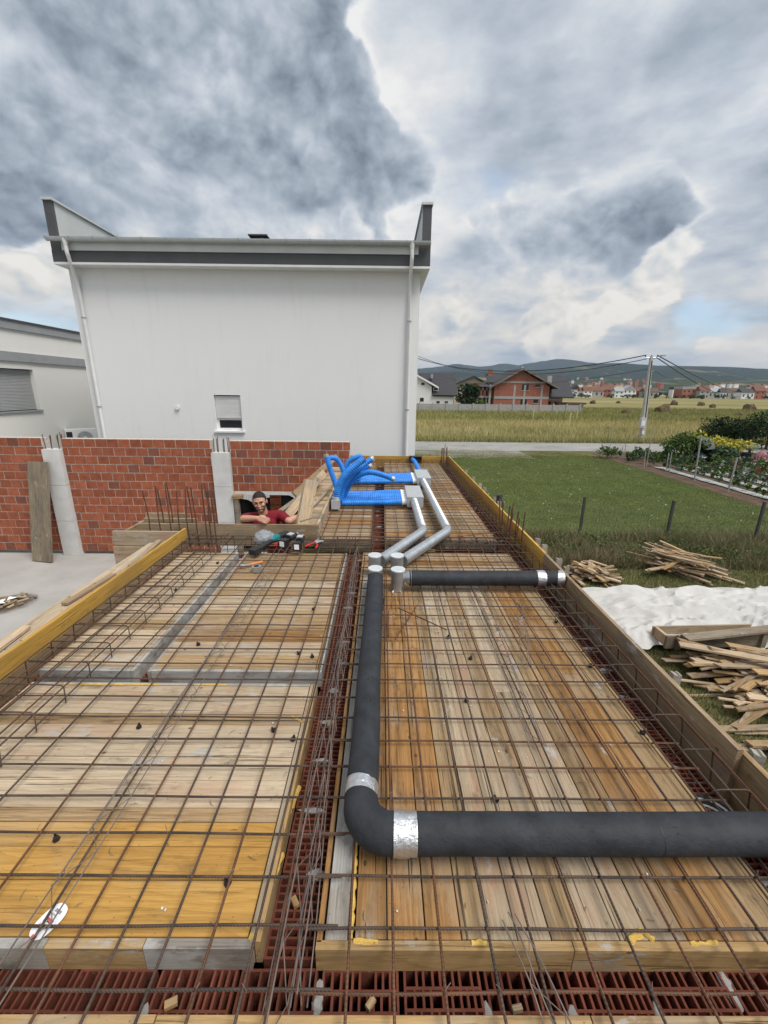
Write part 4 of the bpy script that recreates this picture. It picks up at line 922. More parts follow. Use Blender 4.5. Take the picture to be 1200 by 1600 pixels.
MB().box((-.16, -.45, 0), (.16, .45, .58)).build('casing', PAINTW, ac)
MB().tube([(.162, .1, .29), (.172, .1, .29)], .22, 24).build('fan_grille', GALV_D, ac)
for k in range(4): 
    r_ = .05 + .05 * k; MB().tube([(.176, .1 + r_ * math.cos(a), .29 + r_ * math.sin(a)) for a in [math.pi * 2 * i / 20 for i in range(21)]], .004, 4, False).build('grille_ring', WHITEP, ac)
MB().tube([(.172, .1, .29), (.185, .1, .29)], .06, 14).build('fan_hub', WHITEP, ac)
MB().box((.161, -.42, .05), (.166, -.25, .5)).build('side_grille', BLACKP, ac)
MB().box((-.3, -.3, -.06), (.12, -.26, 0)).box((-.3, .26, -.06), (.12, .3, 0)).build('bracket', GALV_D, ac)

# ------------------------------------------------------------------ plants
def leaf_mat(name, a, b_, c_=None):
    return grass_mat(name, a, b_, c_ or tuple(x * 1.5 for x in b_), 1.5)
LF_G = leaf_mat('leaf_green', (.03, .06, .014), (.075, .125, .03)); LF_D = leaf_mat('leaf_dark', (.010, .022, .009), (.022, .042, .016))
LF_Y = leaf_mat('leaf_yellow', (.16, .16, .025), (.42, .38, .06)); LF_B = leaf_mat('leaf_bluegreen', (.04, .07, .035), (.09, .13, .07)); LF_P = leaf_mat('leaf_pink', (.3, .1, .12), (.55, .3, .33))
BARK = simple('bark', (.10, .07, .05), .9, var=.3, bump=.6)
def leaves(n, rad, size, seed, clump=10, up=0.0, shell=.55):
    r_ = np.random.default_rng(seed); cc = r_.normal(0, 1, (clump, 3)); cc /= np.linalg.norm(cc, axis=1)[:, None]; cc *= r_.uniform(.35, .8, (clump, 1))
    idx = r_.integers(0, clump, n); dd = r_.normal(0, 1, (n, 3)); dd /= np.linalg.norm(dd, axis=1)[:, None]
    P = (cc[idx] + dd * r_.uniform(shell, 1, (n, 1)) * .42) * np.array(rad)
    a = r_.normal(0, 1, (n, 3)); a /= np.linalg.norm(a, axis=1)[:, None]; b = np.cross(a, r_.normal(0, 1, (n, 3))); b /= np.linalg.norm(b, axis=1)[:, None]
    s = size * r_.uniform(.6, 1.3, (n, 1)); V = np.stack([P - a * s, P + b * s * .5, P + a * s, P - b * s * .5], 1)
    return V
def quads(name, V, m):
    n = len(V); me = bpy.data.meshes.new(name); me.vertices.add(4 * n); me.vertices.foreach_set('co', V.reshape(-1)); me.loops.add(4 * n)
    me.loops.foreach_set('vertex_index', np.arange(4 * n, dtype=np.int32)); me.polygons.add(n); me.polygons.foreach_set('loop_start', np.arange(0, 4 * n, 4, dtype=np.int32))
    me.update(calc_edges=True); me.validate(); me.materials.append(m); return me
def tree(x, y, h, r_, m, n=500, seed=0, name='tree', label=None, cat='tree', group=None, trunk=.3, size=None, z=GZ, sq=1.0):
    t = empty(name, (x, y, z), 0, label, cat, group)
    V = leaves(n, (r_, r_, (h * (1 - trunk)) / 2 * sq), size or r_ * .12, seed, 14); V[:, :, 2] += h * trunk + h * (1 - trunk) / 2
    inst('crown', quads('crown', V, m), t)
    b = MB().tube([(0, 0, -.1), (r_ * .04, 0, h * .35), (0, r_ * .05, h * .75)], [h * .035, h * .025, h * .01], 7)
    for k in range(4):
        a = k * 1.6 + seed; b.tube([(0, 0, h * .35), (math.cos(a) * r_ * .3, math.sin(a) * r_ * .3, h * .55), (math.cos(a) * r_ * .6, math.sin(a) * r_ * .6, h * .7)], [h * .018, h * .012, h * .005], 5)
    b.build('trunk', BARK, t, True); return t
def at(px, py, z=GZ): p = PZ(px, py, z); return p.x, p.y
x, y = at(1066, 722); tree(x, y, 1.9, 1.25, LF_G, 1500, 3, 'garden_shrub', 'round bright green shrub at the corner of the vegetable garden', 'shrub', trunk=.2, size=.09)
for i, (px, py, h_, r_, m_, lb) in enumerate([(1100, 712, 1.7, 1.1, LF_Y, 'left one of the two yellow-leaved garden shrubs'), (1123, 716, 1.6, 1.5, LF_Y, 'wider yellow-leaved garden shrub on the right of its twin'),
        (1095, 722, 1.1, .8, LF_D, 'low dark green shrub under the yellow ones beside the grey seat hood'), (1135, 722, 1.1, .9, LF_B, 'low grey green shrub at the foot of the wider yellow one'),
        (1108, 694, 2.6, 1.6, LF_D, 'dark conifer standing at the left end of the hedge'), (1128, 696, 1.9, 1.4, LF_D, 'lower dark hedge conifer, second from the left'), (1150, 696, 2.2, 1.4, LF_D, 'dark hedge conifer in the dip behind the yellow shrub'),
        (1168, 700, 3.1, 1.7, LF_D, 'tallest dark rounded conifer in the hedge'), (1196, 702, 3.0, 1.8, LF_D, 'dark conifer at the right edge of the hedge, cut by the frame'), (1240, 705, 2.9, 1.8, LF_D, 'dark hedge conifer beyond the right edge')]):
    x, y = at(px, py); tree(x, y, h_, r_, m_, 1300, 20 + i, 'garden_shrub' if m_ is not LF_D else 'conifer', lb, 'shrub', trunk=.05, size=.10)
x, y = at(948, 716); tree(x, y, .9, .7, LF_G, 400, 41, 'garden_shrub', 'small straggly green bush at the near end of the garden by the road', 'shrub', trunk=.05, size=.07)
x, y = at(1150, 735)
# plants in rows
pm = [quads('plant', np.concatenate([leaves(70, (.16, .16, .24), .055, s, 5) + np.array([0, 0, .26])]), LF_B if s % 2 else LF_G) for s in range(60, 64)]
MULCH = simple('mulch_film', (.40, .42, .41), .5, var=.15, scale=3, bump=.3)
k = 0
for r_i in range(7):
    xr_ = 15.7 + r_i * 1.15
    o = sheet('mulch_strip', xr_ - .26, xr_ + .26, 15.5 + .3 * r_i, 23.6, GZ + .05, MULCH, 2, 40, .08, 20 + r_i, label='%s strip of white film between the vegetable rows' % ['first', 'second', 'third', 'fourth', 'fifth', 'sixth', 'seventh'][r_i] + ', counting from the lawn', cat='mulch film', group='white film strips in the garden')
    yy = 15.6 + .3 * r_i
    while yy < 24.2:
        inst('vegetable_plant', random.choice(pm), None, (xr_ + rnd(-.08, .08), yy, GZ + .02), (0, 0, rnd(0, 6)), label='leafy vegetable plant in the garden rows on white film', cat='plant', group='vegetables in the garden rows').scale = (rnd(1.0, 1.7),) * 3
        yy += rnd(.42, .58)
for i in range(90): inst('bean_plant', random.choice(pm), None, (rnd(14.9, 21), rnd(24.6, 27.6), GZ), (0, 0, rnd(0, 6)), label='dense low vegetable plant in the green patch at the road end', cat='plant', group='dense vegetables by the road').scale = (rnd(1.0, 1.6),) * 3
# posts of the garden
for i, (px, py, tx, ty, lb) in enumerate([(952, 706, 958, 665, 'thin tall pole near the road end of the garden'), (941, 711, 941, 691, 'short thin stick at the lawn corner by the road'), (976, 714, 978, 690, 'short pole behind the small straggly bush'), (1010, 730, 1020, 670, 'tall thin grey pole between lawn and vegetables'),
        (1006, 732, 1009, 705, 'shorter pole paired with the tall thin one'), (1040, 741, 1045, 708, 'grey garden post, left of a close pair'), (1045, 738, 1050, 706, 'grey garden post, right of a close pair'), (1085, 752, 1096, 680, 'tall thick pale pole before the grey seat hood'), (1137, 770, 1152, 715, 'nearest thick pole among the vegetable rows'), (971, 717, 973, 698, 'short stick beside the garden path')]):
    p = PZ(px, py, GZ); q_ = PY(tx, ty, p.y); MB().tube([(0, 0, -.1), (q_.x - p.x, 0, q_.z - GZ)], .035 if i in (7, 8) else .022, 7).build('garden_post', simple('post_grey%d' % i, (.34, .34, .33), .7), None, True, tuple(p), label=lb, cat='post', group='poles round the vegetable garden')
b = netmesh(0, 13.2, 0, .9, .16, .15, .0035); b.v = [(0, -x, z) for x, y, z in b.v]; b.build('wire_netting', simple('net_wire', (.42, .44, .45), .5), None, loc=(14.75, 28.2, GZ + .05), label='fine wire netting along the lawn side of the vegetable garden', cat='netting')
# grey hood seat, palm pot, pots, slab path
t = empty('garden_lounger', (*at(1086, 722), GZ), .5, 'grey garden seat with a folding hood between the shrubs', 'seat')
vs = []; fs = []
for i in range(9):
    a = math.radians(10 + i * 14)
    for j in range(5): vs.append((-.55 + j * .275, -.75 * math.cos(a) * .9, .75 + 1.0 * math.sin(a) * .75 - (.03 if j % 2 else 0)))
for i in range(8):
    for j in range(4): a = i * 5 + j; fs.append((a, a + 1, a + 6, a + 5))
MB().add(vs, fs).build('hood', simple('hood_cloth', (.12, .12, .13), .9), t, True)
MB().box((-.55, -.5, .42), (.55, .35, .52)).build('cushion', simple('cushion_blue', (.10, .16, .30), .8), t)
MB().box((-.62, -.6, .36), (.62, .4, .41)).build('seat_frame', PAINTW, t)
for a in (-.5, .5):
    for c in (-.5, .3): MB().tube([(a, c, 0), (a, c, .38)], .025, 6).build('leg', WHITEP, t)
sheet('path', 22.0, 40, 19.5, 28.0, GZ + .02, simple('path_concrete', (.34, .34, .33), .9, var=.1), 20, 2, .1, 9, kind='structure')
def pot(px, py, r_, h_, m_, lb):
    x, y = at(px, py); t = empty('flower_pot', (x, y, GZ), 0, lb, 'plant pot'); MB().tube([(0, 0, 0), (0, 0, h_), (0, 0, h_ + .03)], [r_ * .7, r_, r_ * 1.08], 16).build('pot', m_, t, False); return t
POTB = simple('pot_black', (.03, .035, .05), .5); POTR = simple('pot_terracotta', (.35, .10, .05), .7)
t = pot(1167, 722, .42, .55, POTB, 'big dark pot holding the little palm')
b = MB(); random.seed(12)
for i in range(16):
    a = rnd(0, 6.28); e_ = rnd(.4, 1.2); L_ = rnd(.6, .95); P = [(math.cos(a) * L_ * s * math.cos(e_ - s * .5), math.sin(a) * L_ * s * math.cos(e_ - s * .5), .55 + .45 * (.3 + .0) + L_ * s * math.sin(e_ - s * .7)) for s in (0, .35, .7, 1)]
    b.tube(P, .012, 3)
    for s in range(1, 12):
        f = s / 12; p = Vector(P[0]).lerp(Vector(P[3]), f); p.z += .12 * math.sin(f * 3.1); n_ = Vector((-math.sin(a), math.cos(a), .2)); d_ = Vector((math.cos(a), math.sin(a), .2))
        for sg in (-1, 1): b.add([p, p + n_ * sg * .16 + d_ * .12, p + d_ * .04], [(0, 1, 2)])
b.build('palm_fronds', leaf_mat('palm_leaf', (.08, .11, .04), (.17, .20, .09)), t); MB().tube([(0, 0, .4), (0, 0, .85)], .07, 8).build('palm_trunk', BARK, t)
for px, py, r_, h_, m_, lb, mm_ in [(1128, 729, .2, .3, WHITEP, 'white pot with low green plant on the garden path', LF_G), (1148, 732, .3, .38, POTR, 'terracotta pot with reddish plant beside the big dark pot', LF_P), (1186, 742, .25, .3, POTR, 'low pot of reddish flowers near the right edge', LF_P), (1165, 738, .2, .22, WHITEP, 'small pot with green plant in front of the palm', LF_G)]:
    t = pot(px, py, r_, h_, m_, lb); V = leaves(120, (r_ * 1.5, r_ * 1.5, .22), .07, px, 5); V[:, :, 2] += h_ + .1; inst('foliage', quads('foliage', V, mm_), t)
x, y = at(1192, 728); tree(x, y, .9, .8, LF_P, 500, 77, 'flower_bush', 'pink flowering bush at the right edge behind the pots', 'bush', trunk=.05, size=.08)
# dark metal posts and wire fence beyond the weeds
t = empty('wire_fence', (8, 11.4, GZ), 0, 'dark post and wire fence between lawn and the weedy strip', 'fence')
for (px, py) in [(905, 838), (1040, 845), (1178, 847)]:
    p = PZ(px, py, GZ); MB().box((-.03, -.03, -.2), (.03, .03, 1.2)).build('post', simple('post_dark', (.05, .052, .055), .6), t, loc=(p.x - 8, p.y - 11.4, 0))
MB().box((-.03, -.03, -.2), (.03, .03, 1.2)).build('post', DGREY, t, loc=(-4.5, .5, 0)); MB().box((-.03, -.03, -.2), (.03, .03, 1.2)).build('post', DGREY, t, loc=(5.2, .0, 0))
netmesh(-4.6, 5.2, .05, 1.05, .10, .10, .0018).build('netting', simple('net_dark', (.09, .095, .09), .6), t, kind='stuff')
# leafy weeds along the slab foot
V = []
rr = np.random.default_rng(5)
WEED = leaf_mat('weed_leaf', (.035, .06, .018), (.085, .115, .038))
for i in range(60):
    x_, y_ = rr.uniform(3.4, 9.5), rr.uniform(9.5, 10.9); v = leaves(60, (.3, .3, .22), .035, 100 + i, 5); V.append(v + np.array([x_, y_, GZ + .22]))
inst('weeds', quads('weeds', np.concatenate(V), WEED), None, kind='stuff')

# ------------------------------------------------------------------ tarp and wood heaps
vs = []; fs = []; nx, ny = 110, 60
A, B_, C_, D_ = Vector((3.75, 5.98)), Vector((6.9, 5.85)), Vector((10.2, 8.2)), Vector((4.15, 8.0))
for j in range(ny + 1):
    for i in range(nx + 1):
        u, v = i / nx, j / ny; p = A.lerp(B_, u).lerp(D_.lerp(C_, u), v)
        ed = .12 * mnoise.noise((u * 9, v * 2 + (3 if v > .5 else 0), 4)); p = p + Vector((ed * (1 if u in (0, 1) else .2), ed * 1.3 * ((2 * v - 1) ** 5)))
        w1 = mnoise.noise((p.x * .9, p.y * 1.6, 1)); w2 = abs(mnoise.noise((p.x * 1.5 + w1, p.y * 3.2 + w1 * .5, 5))); w3 = abs(mnoise.noise((p.x * 4 + w1 * 2, p.y * 6, 9)))
        rim = min(1, 6 * min(v, 1 - v, u, 1 - u))
        z = GZ + .12 + rim * (.05 + .06 * w1 + .17 * (.5 - w2) + .13 * (.4 - w3)) + .10 * math.exp(-((v - .45) / .03) ** 2) * (.6 + mnoise.noise((u * 7, 0, 0))) + .12 * math.exp(-((v - .85) / .03) ** 2) * (.5 + mnoise.noise((u * 5, 3, 0)))
        vs.append((p.x, p.y, z))
for j in range(ny):
    for i in range(nx): a = j * (nx + 1) + i; fs.append((a, a + 1, a + nx + 2, a + nx + 1))
MB().add(vs, fs).build('ground_sheet', simple('white_fleece', (.50, .495, .48), .9, var=.10, scale=2, bump=.35, bscale=14), None, True, label='crumpled white sheet spread over the ground beside the slab', cat='sheet')
def heap(cx, cy, rx, ry, n, Lr, wr_, ang, spread, layers, labels, group, seed, cat='wood scrap', name='wood_offcut', thk=.022):
    random.seed(seed)
    for i in range(n):
        f = i / n; rad = 1 - .55 * f
        L_ = round(rnd(*Lr), 1); w_ = random.choice(wr_); x = cx + rnd(-1, 1) * rx * rad; y = cy + rnd(-1, 1) * ry * rad
        z = GZ + .04 + f * layers
        inst(name, plank_mesh(L_, w_, random.choice([thk, thk * 1.4, thk * .8]), random.choice([W_SCRAP, W_SCRAP, W_PALE, W_TAN, W_EDGE])), None, (x, y, z), (rnd(-.3, .3), rnd(-.2, .2), ang + random.gauss(0, spread)), label=labels, cat=cat, group=group)
heap(4.75, 8.72, .50, .42, 110, (.2, .5), (.05, .08, .10), 2.3, 1.1, .30, 'short sawn offcut in the heap nearest the end of the short black pipe', 'heap of short offcuts by the slab', 31)
heap(7.1, 9.2, .62, .48, 75, (.6, 1.5), (.03, .05, .08), -.9, .22, .42, 'slat in the heap of broken pallet wood under the weeds', 'heap of long slats below the fence', 32)
heap(7.0, 9.2, .6, .5, 14, (.7, 1.1), (.09, .1), .5, .15, .3, 'cross slat of pallet wood in the heap under the weeds', 'cross slats in the far heap', 33)
heap(5.7, 5.30, .95, .50, 85, (.7, 1.7), (.04, .06, .09, .12), .05, .16, .30, 'plank in the big lumber heap beside the white sheet', 'big lumber heap beside the sheet', 34)
heap(5.35, 4.75, .65, .4, 50, (.5, 1.2), (.04, .06, .09), .15, .40, .22, 'plank in the nearer jumble of the lumber heap', 'nearer jumble of lumber', 35)
heap(4.75, 4.0, .35, .35, 7, (.6, 1.0), (.08, .1), 0.0, .08, .06, 'plank lying alone on the grass near the bottom of the lumber', 'planks lying apart on the grass', 36)
beam('long grey plank lying on top of the lumber heap', (4.75, 5.72, -1.98), (6.9, 6.02, -1.92), .16, .04, W_OLD, group='long planks on top of the lumber')
beam('long pale plank slanting across the lumber heap', (4.55, 5.55, -1.98), (6.6, 4.7, -1.93), .13, .03, W_SCRAP, group='long planks on top of the lumber')
t = empty('lumber_crate', (5.0, 5.86, GZ + .16), .05, 'low open crate of wide boards at the near edge of the white sheet', 'crate')
MB().box((-.45, -.02, 0), (1.25, .02, .22)).build('side_board', W_OLD, t); MB().box((-.45, .30, 0), (1.25, .33, .20)).build('side_board', W_SCRAP, t); MB().box((-.43, .022, .02), (-.38, .298, .2)).build('end_board', W_SCRAP, t); MB().box((-.3, -.06, .0), (-.22, -.022, .25)).build('cleat', W_OLD, t); MB().box((1.12, -.06, .0), (1.2, -.022, .25)).build('cleat', W_OLD, t)

# ------------------------------------------------------------------ background houses
ROOF_R = simple('red_roof', (.17, .075, .05), .8, 0, .15, .5); ROOF_B = simple('brown_roof', (.12, .075, .06), .8, 0, .15, .5)
def bricktex():
    m, q, b = base('far_brickwork', .9, 0, .1); co = q.n('ShaderNodeTexCoord').outputs['Object']
    mp = q.n('ShaderNodeMapping'); mp.inputs['Rotation'].default_value = (math.pi / 2, 0, 0); q.l(co, mp.inputs[0])
    bt = q.n('ShaderNodeTexBrick'); q.l(mp.outputs[0], bt.inputs['Vector']); bt.inputs['Scale'].default_value = 1; bt.inputs['Brick Width'].default_value = .25; bt.inputs['Row Height'].default_value = .2; bt.inputs['Mortar Size'].default_value = .012
    bt.inputs['Color1'].default_value = (.36, .10, .05, 1); bt.inputs['Color2'].default_value = (.27, .075, .042, 1); bt.inputs['Mortar'].default_value = (.36, .30, .27, 1)
    n_ = q.noise(co, 1.5, 6, .6); c = q.mix(q.smooth(n_, .55, .75, 0, .5), bt.outputs['Color'], (.42, .30, .25)); q.l(c, b.inputs['Base Color']); return m
FB = bricktex()
def Z5(x, y): return (640 + x / 4.286, 540 + y / 4.286)
YB = 100.0
hb = empty('unfinished_house', (34, YB, GZ), 0, 'unfinished red brick house with grey concrete frame and dark gable roof', 'house'); O = Vector(hb.location)
def q5(x, y, Y=YB): return PY(*Z5(x, y), Y)
xa, xb = q5(560, 400).x, q5(925, 400).x; ze = q5(740, 290).z; xc = q5(755, 150).x; zc = q5(755, 160).z
sl_ = (zc - ze) / (xb - xc + 1.6)
zwl = zc - (xc - xa) * (zc - ze) / (xc - xa + 1.5); zwr = zc - (xb - xc) * (zc - ze) / (xb - xc + 1.5)
hp(MB().poly([(xa, GZ), (xb, GZ), (xb, zwr - .2), (xc, zc - .3), (xa, zwl - .2)], YB, YB + 11, 'Y'), 'wall', FB, hb)
for x in (563, 731, 801, 920): p = q5(x, 0).x; z_ = min(q5(0, 240).z + (.0), zwl); hp(MB().box((p - .22, YB - .06, GZ), (p + .22, YB, z_)), 'concrete_post', CONC, hb)
for ya, yb_ in ((333, 350), (232, 243)): hp(MB().box((xa if ya > 300 else xa + 1.2, YB - .08, q5(0, yb_).z), (xb if ya > 300 else xb - 1.0, YB, q5(0, ya).z)), 'concrete_beam', CONC, hb)
for (x0, y0, x1, y1) in ((755, 257, 795, 300), (843, 257, 872, 279), (745, 355, 782, 400), (830, 358, 858, 386)):
    a, c = q5(x0, y0), q5(x1, y1); hp(MB().box((a.x, YB - .03, c.z), (c.x, YB + .01, a.z)), 'window_opening', GLASSD, hb)
    hp(MB().box((a.x - .1, YB - .12, c.z - .15), (c.x + .1, YB - .031, c.z)), 'window_sill', CONC, hb)
def roof2(b, x0, x1, xm, z0, zm, y0, y1, th=.3):
    b.poly([(x0, z0), (xm, zm), (x1, z0), (x1, z0 - th), (xm, zm - th), (x0, z0 - th)], y0, y1, 'Y'); return b
hp(roof2(MB(), xa - 1.4, xb + 1.8, xc, q5(530, 278).z, zc + .3, YB - 1.0, YB + 11.5), 'roof', DARKROOF, hb)
hp(roof2(MB(), xa - 1.45, xb + 1.85, xc, q5(530, 278).z - .02, zc + .27, YB - 1.06, YB - 1.0, .35), 'barge_board', W_OLD, hb)
a, c = q5(1050, 340), q5(930, 345)
hp(MB().box((xb, YB + 2, GZ), (a.x, YB + 11, a.z - .2)), 'side_wing', FB, hb)
p1_, p2_, p3_, p4_ = q5(845, 198, YB + 8), q5(1052, 198, YB + 8), q5(1100, 345, YB + 1), q5(925, 340, YB + 1)
hp(MB().add([p1_, p2_, p3_, p4_, *(Vector(p) - Vector((0, 0, .3)) for p in (p1_, p2_, p3_, p4_))], [(0, 1, 2, 3), (4, 7, 6, 5), (0, 4, 5, 1), (1, 5, 6, 2), (2, 6, 7, 3), (3, 7, 4, 0)]), 'side_roof', DARKROOF, hb)
hp(MB().box((xb, YB + 1.9, q5(0, 358).z), (a.x, YB + 2, q5(0, 345).z)), 'concrete_beam', CONC, hb)
for x0, x1 in ((938, 968), (995, 1022)): aa, cc = q5(x0, 378), q5(x1, 400); hp(MB().box((aa.x, YB + 1.94, cc.z), (cc.x, YB + 2, aa.z)), 'window_opening', GLASSD, hb)
aa, cc = q5(483, 298), q5(555, 400)
hp(MB().box((aa.x, YB + 1, q5(0, 330).z), (cc.x, YB + 1.2, aa.z)), 'balcony_wall', FB, hb); hp(MB().box((aa.x, YB + .9, q5(0, 345).z), (cc.x, YB + 5, q5(0, 332).z)), 'balcony_slab', CONC, hb)
hp(MB().box((aa.x, YB + 5, GZ), (cc.x, YB + 9, q5(0, 250).z)), 'side_wing', FB, hb)
for x in (486, 520, 548): p = q5(x, 0).x; hp(MB().box((p - .15, YB + 1, GZ), (p + .15, YB + 1.3, q5(0, 262).z)), 'concrete_post', CONC, hb)
p1_, p2_, p3_, p4_ = q5(508, 190, YB + 6), q5(660, 190, YB + 6), q5(640, 245, YB + 2), q5(522, 245, YB + 2)
hp(MB().add([p1_, p2_, p3_, p4_, *(Vector(p) - Vector((0, 0, .3)) for p in (p1_, p2_, p3_, p4_))], [(0, 1, 2, 3), (4, 7, 6, 5), (0, 4, 5, 1), (1, 5, 6, 2), (2, 6, 7, 3), (3, 7, 4, 0)]), 'side_roof', DARKROOF, hb)
p1_, p2_, p3_ = q5(462, 275, YB + .5), q5(515, 245, YB + 4), q5(545, 275, YB + .5)
hp(MB().add([p1_, p2_, p3_, Vector(p1_) + Vector((0, 6, -.3)), Vector(p2_) + Vector((0, 6, -.3)), Vector(p3_) + Vector((0, 6, -.3))], [(0, 1, 2), (3, 5, 4), (0, 3, 4, 1), (1, 4, 5, 2), (2, 5, 3, 0)]), 'porch_roof', DARKROOF, hb)
for x0, x1, y0, y1, m_ in ((530, 556, 158, 195, FB), (926, 950, 202, 255, CONC), (748, 762, 140, 165, CONC)): aa, cc = q5(x0, y0, YB + 5), q5(x1, y1, YB + 5); hp(MB().box((aa.x, YB + 5, cc.z - 1), (cc.x, YB + 6, aa.z)), 'chimney', m_, hb)
hs = empty('garden_shed', (41, 92, GZ), 0, 'low shed with flat brown roof at the right end of the concrete fence', 'shed'); O = Vector(hs.location)
aa, cc = PY(*Z5(1065, 378), 92), PY(*Z5(1165, 395), 92)
hp(MB().box((aa.x, 92, GZ), (cc.x, 97, aa.z - .5)), 'wall', CONC_G, hs); hp(MB().box((aa.x - .3, 91.6, aa.z - .5), (cc.x + .4, 97.4, aa.z - .1)), 'roof', ROOF_B, hs)
# white neighbour
Yh = 104.0; hw = empty('white_dark_roof_house', (15, Yh, GZ), 0, 'white house with steep dark roof seen past the corner of the tall white wall', 'house'); O = Vector(hw.location)
w5 = lambda x, y, Y=Yh: PY(*Z5(x, y), Y)
a, c = w5(-60, 262), w5(290, 395)
hp(MB().box((a.x, Yh, GZ), (c.x, Yh + 10, w5(0, 335).z)), 'wall', STUC3, hw)
hp(MB().poly([(w5(-60, 0).x, w5(0, 335).z), (w5(160, 0).x, w5(0, 335).z), (w5(160, 0).x, w5(0, 272).z), (w5(50, 0).x, w5(0, 192).z), (w5(-60, 0).x, w5(0, 272).z)], Yh, Yh + 9, 'Y'), 'gable_wall', STUC3, hw)
p1_, p2_, p3_, p4_ = w5(62, 183, Yh + 6), w5(308, 188, Yh + 6), w5(322, 333, Yh - .6), w5(156, 330, Yh - .6)
hp(MB().add([p1_, p2_, p3_, p4_, *(Vector(p) - Vector((0, -.2, .3)) for p in (p1_, p2_, p3_, p4_))], [(0, 1, 2, 3), (4, 7, 6, 5), (0, 4, 5, 1), (1, 5, 6, 2), (2, 6, 7, 3), (3, 7, 4, 0)]), 'roof', DARKROOF, hw)
p1_, p2_ = w5(50, 190, Yh - .6), w5(195, 272, Yh - .6)
hp(MB().add([p1_, p2_, p2_ - Vector((0, 0, .5)), p1_ - Vector((0, 0, .5)), *(Vector(p) + Vector((0, 8, 0)) for p in (p1_, p2_, p2_ - Vector((0, 0, .5)), p1_ - Vector((0, 0, .5))))], [(0, 1, 2, 3), (4, 7, 6, 5), (0, 4, 5, 1), (1, 5, 6, 2), (2, 6, 7, 3), (3, 7, 4, 0)]), 'gable_roof', DARKROOF, hw)
hp(MB().add([p1_ - Vector((0, .05, .1)), p2_ - Vector((0, .05, .1)), p2_ - Vector((0, .05, .55)), p1_ - Vector((0, .05, .55))], [(0, 1, 2, 3)]), 'barge_board', PAINTW, hw)
for x0, y0, x1, y1 in ((78, 248, 100, 264), (70, 349, 94, 374), (180, 371, 201, 386), (235, 372, 257, 386), (163, 283, 190, 300)): aa, cc = w5(x0, y0), w5(x1, y1); f_ = hp(MB().box((aa.x - .1, Yh - .05, cc.z - .1), (cc.x + .1, Yh - .02, aa.z + .1)), 'window', PAINTW, hw); hp(MB().box((aa.x, Yh - .08, cc.z), (cc.x, Yh - .052, aa.z)), 'pane', GLASSD, f_)
hp(MB().box((w5(162, 0).x, Yh + 3, w5(0, 215).z), (w5(175, 0).x, Yh + 4, w5(0, 185).z)), 'chimney', CONC, hw)
# beige gable house
Yh = 118.0; hg = empty('beige_house', (28, Yh, GZ), 0, 'beige gabled house between the white and the brick houses, behind the dark tree', 'house'); O = Vector(hg.location)
xa, xb, xm = w5(318, 0, Yh).x, w5(500, 0, Yh).x, w5(442, 0, Yh).x
hp(MB().poly([(xa, GZ), (xb, GZ), (xb, w5(0, 240, Yh).z), (xm, w5(0, 205, Yh).z), (xa, w5(0, 262, Yh).z)], Yh, Yh + 10, 'Y'), 'wall', STUC_B, hg)
hp(MB().poly([(xa - .6, w5(0, 258, Yh).z), (xm, w5(0, 197, Yh).z), (xb + .6, w5(0, 232, Yh).z), (xb + .6, w5(0, 240, Yh).z), (xm, w5(0, 206, Yh).z), (xa - .6, w5(0, 268, Yh).z)], Yh - .8, Yh + 10.5, 'Y'), 'roof', DARKROOF, hg)
hp(MB().box((xa - 4, Yh + 4, GZ), (xa, Yh + 10, w5(0, 250, Yh).z)), 'side_wing', STUC_B, hg); hp(MB().box((xa - 4.5, Yh + 3.5, w5(0, 250, Yh).z), (xa, Yh + 10.5, w5(0, 225, Yh).z)), 'side_roof', DARKROOF, hg)
for x0, y0, x1, y1 in ((372, 253, 400, 300), (432, 253, 450, 290), (455, 255, 480, 290)): aa, cc = w5(x0, y0, Yh), w5(x1, y1, Yh); hp(MB().box((aa.x, Yh - .05, cc.z), (cc.x, Yh + .01, aa.z)), 'window', GLASSD, hg)
x_ = PY(*Z5(392, 390), 96).x; tree(x_, 96, 5.6, 3.1, LF_D, 900, 91, 'garden_tree', 'dark bushy tree with spiky shoots behind the concrete fence', trunk=.1, size=.45)
x_ = PY(*Z5(478, 390), 96).x; tree(x_, 96, 2.6, 1.4, LF_G, 300, 92, 'garden_tree', 'small bush between the dark tree and the brick house', 'bush', trunk=.1, size=.25)
# concrete fence
t = empty('concrete_fence', (23, 86, GZ), 0, 'long grey concrete panel fence across the field before the far houses', 'fence')
n_ = 14; x0_, x1_ = 2.0, 39.4
for i in range(n_ + 1):
    x_ = x0_ + (x1_ - x0_) * i / n_; MB().box((-.13, -.13, 0), (.13, .13, 1.78)).build('post', CONC, t, loc=(x_ - 23, 0, 0))
    if i < n_:
        for k in range(4): MB().box((.14, -.03, .1 + k * .37), ((x1_ - x0_) / n_ - .14, .03, .455 + k * .37)).build('panel', CONC_G, t, loc=(x_ - 23, 0, 0))
MB().box((-21, -.2, -.1), (16.6, .2, .1)).build('footing', CONC, t)
for px, py, tp in ((832, 657, 640), (888, 668, 645), (900, 658, 640)):
    p = PZ(px, py, GZ); MB().tube([(0, 0, 0), (.1, 0, PY(px, tp, p.y).z - GZ)], .06, 6).build('marker_stick', simple('stick_yellow%d' % px, (.55, .5, .25), .8), None, True, tuple(p), label={832: 'leftmost pale marker stick standing in the field grass', 888: 'nearest and lowest pale marker stick in the field grass', 900: 'pale marker stick in the grass near the fence end'}[px], cat='stick', group='marker sticks in the field')
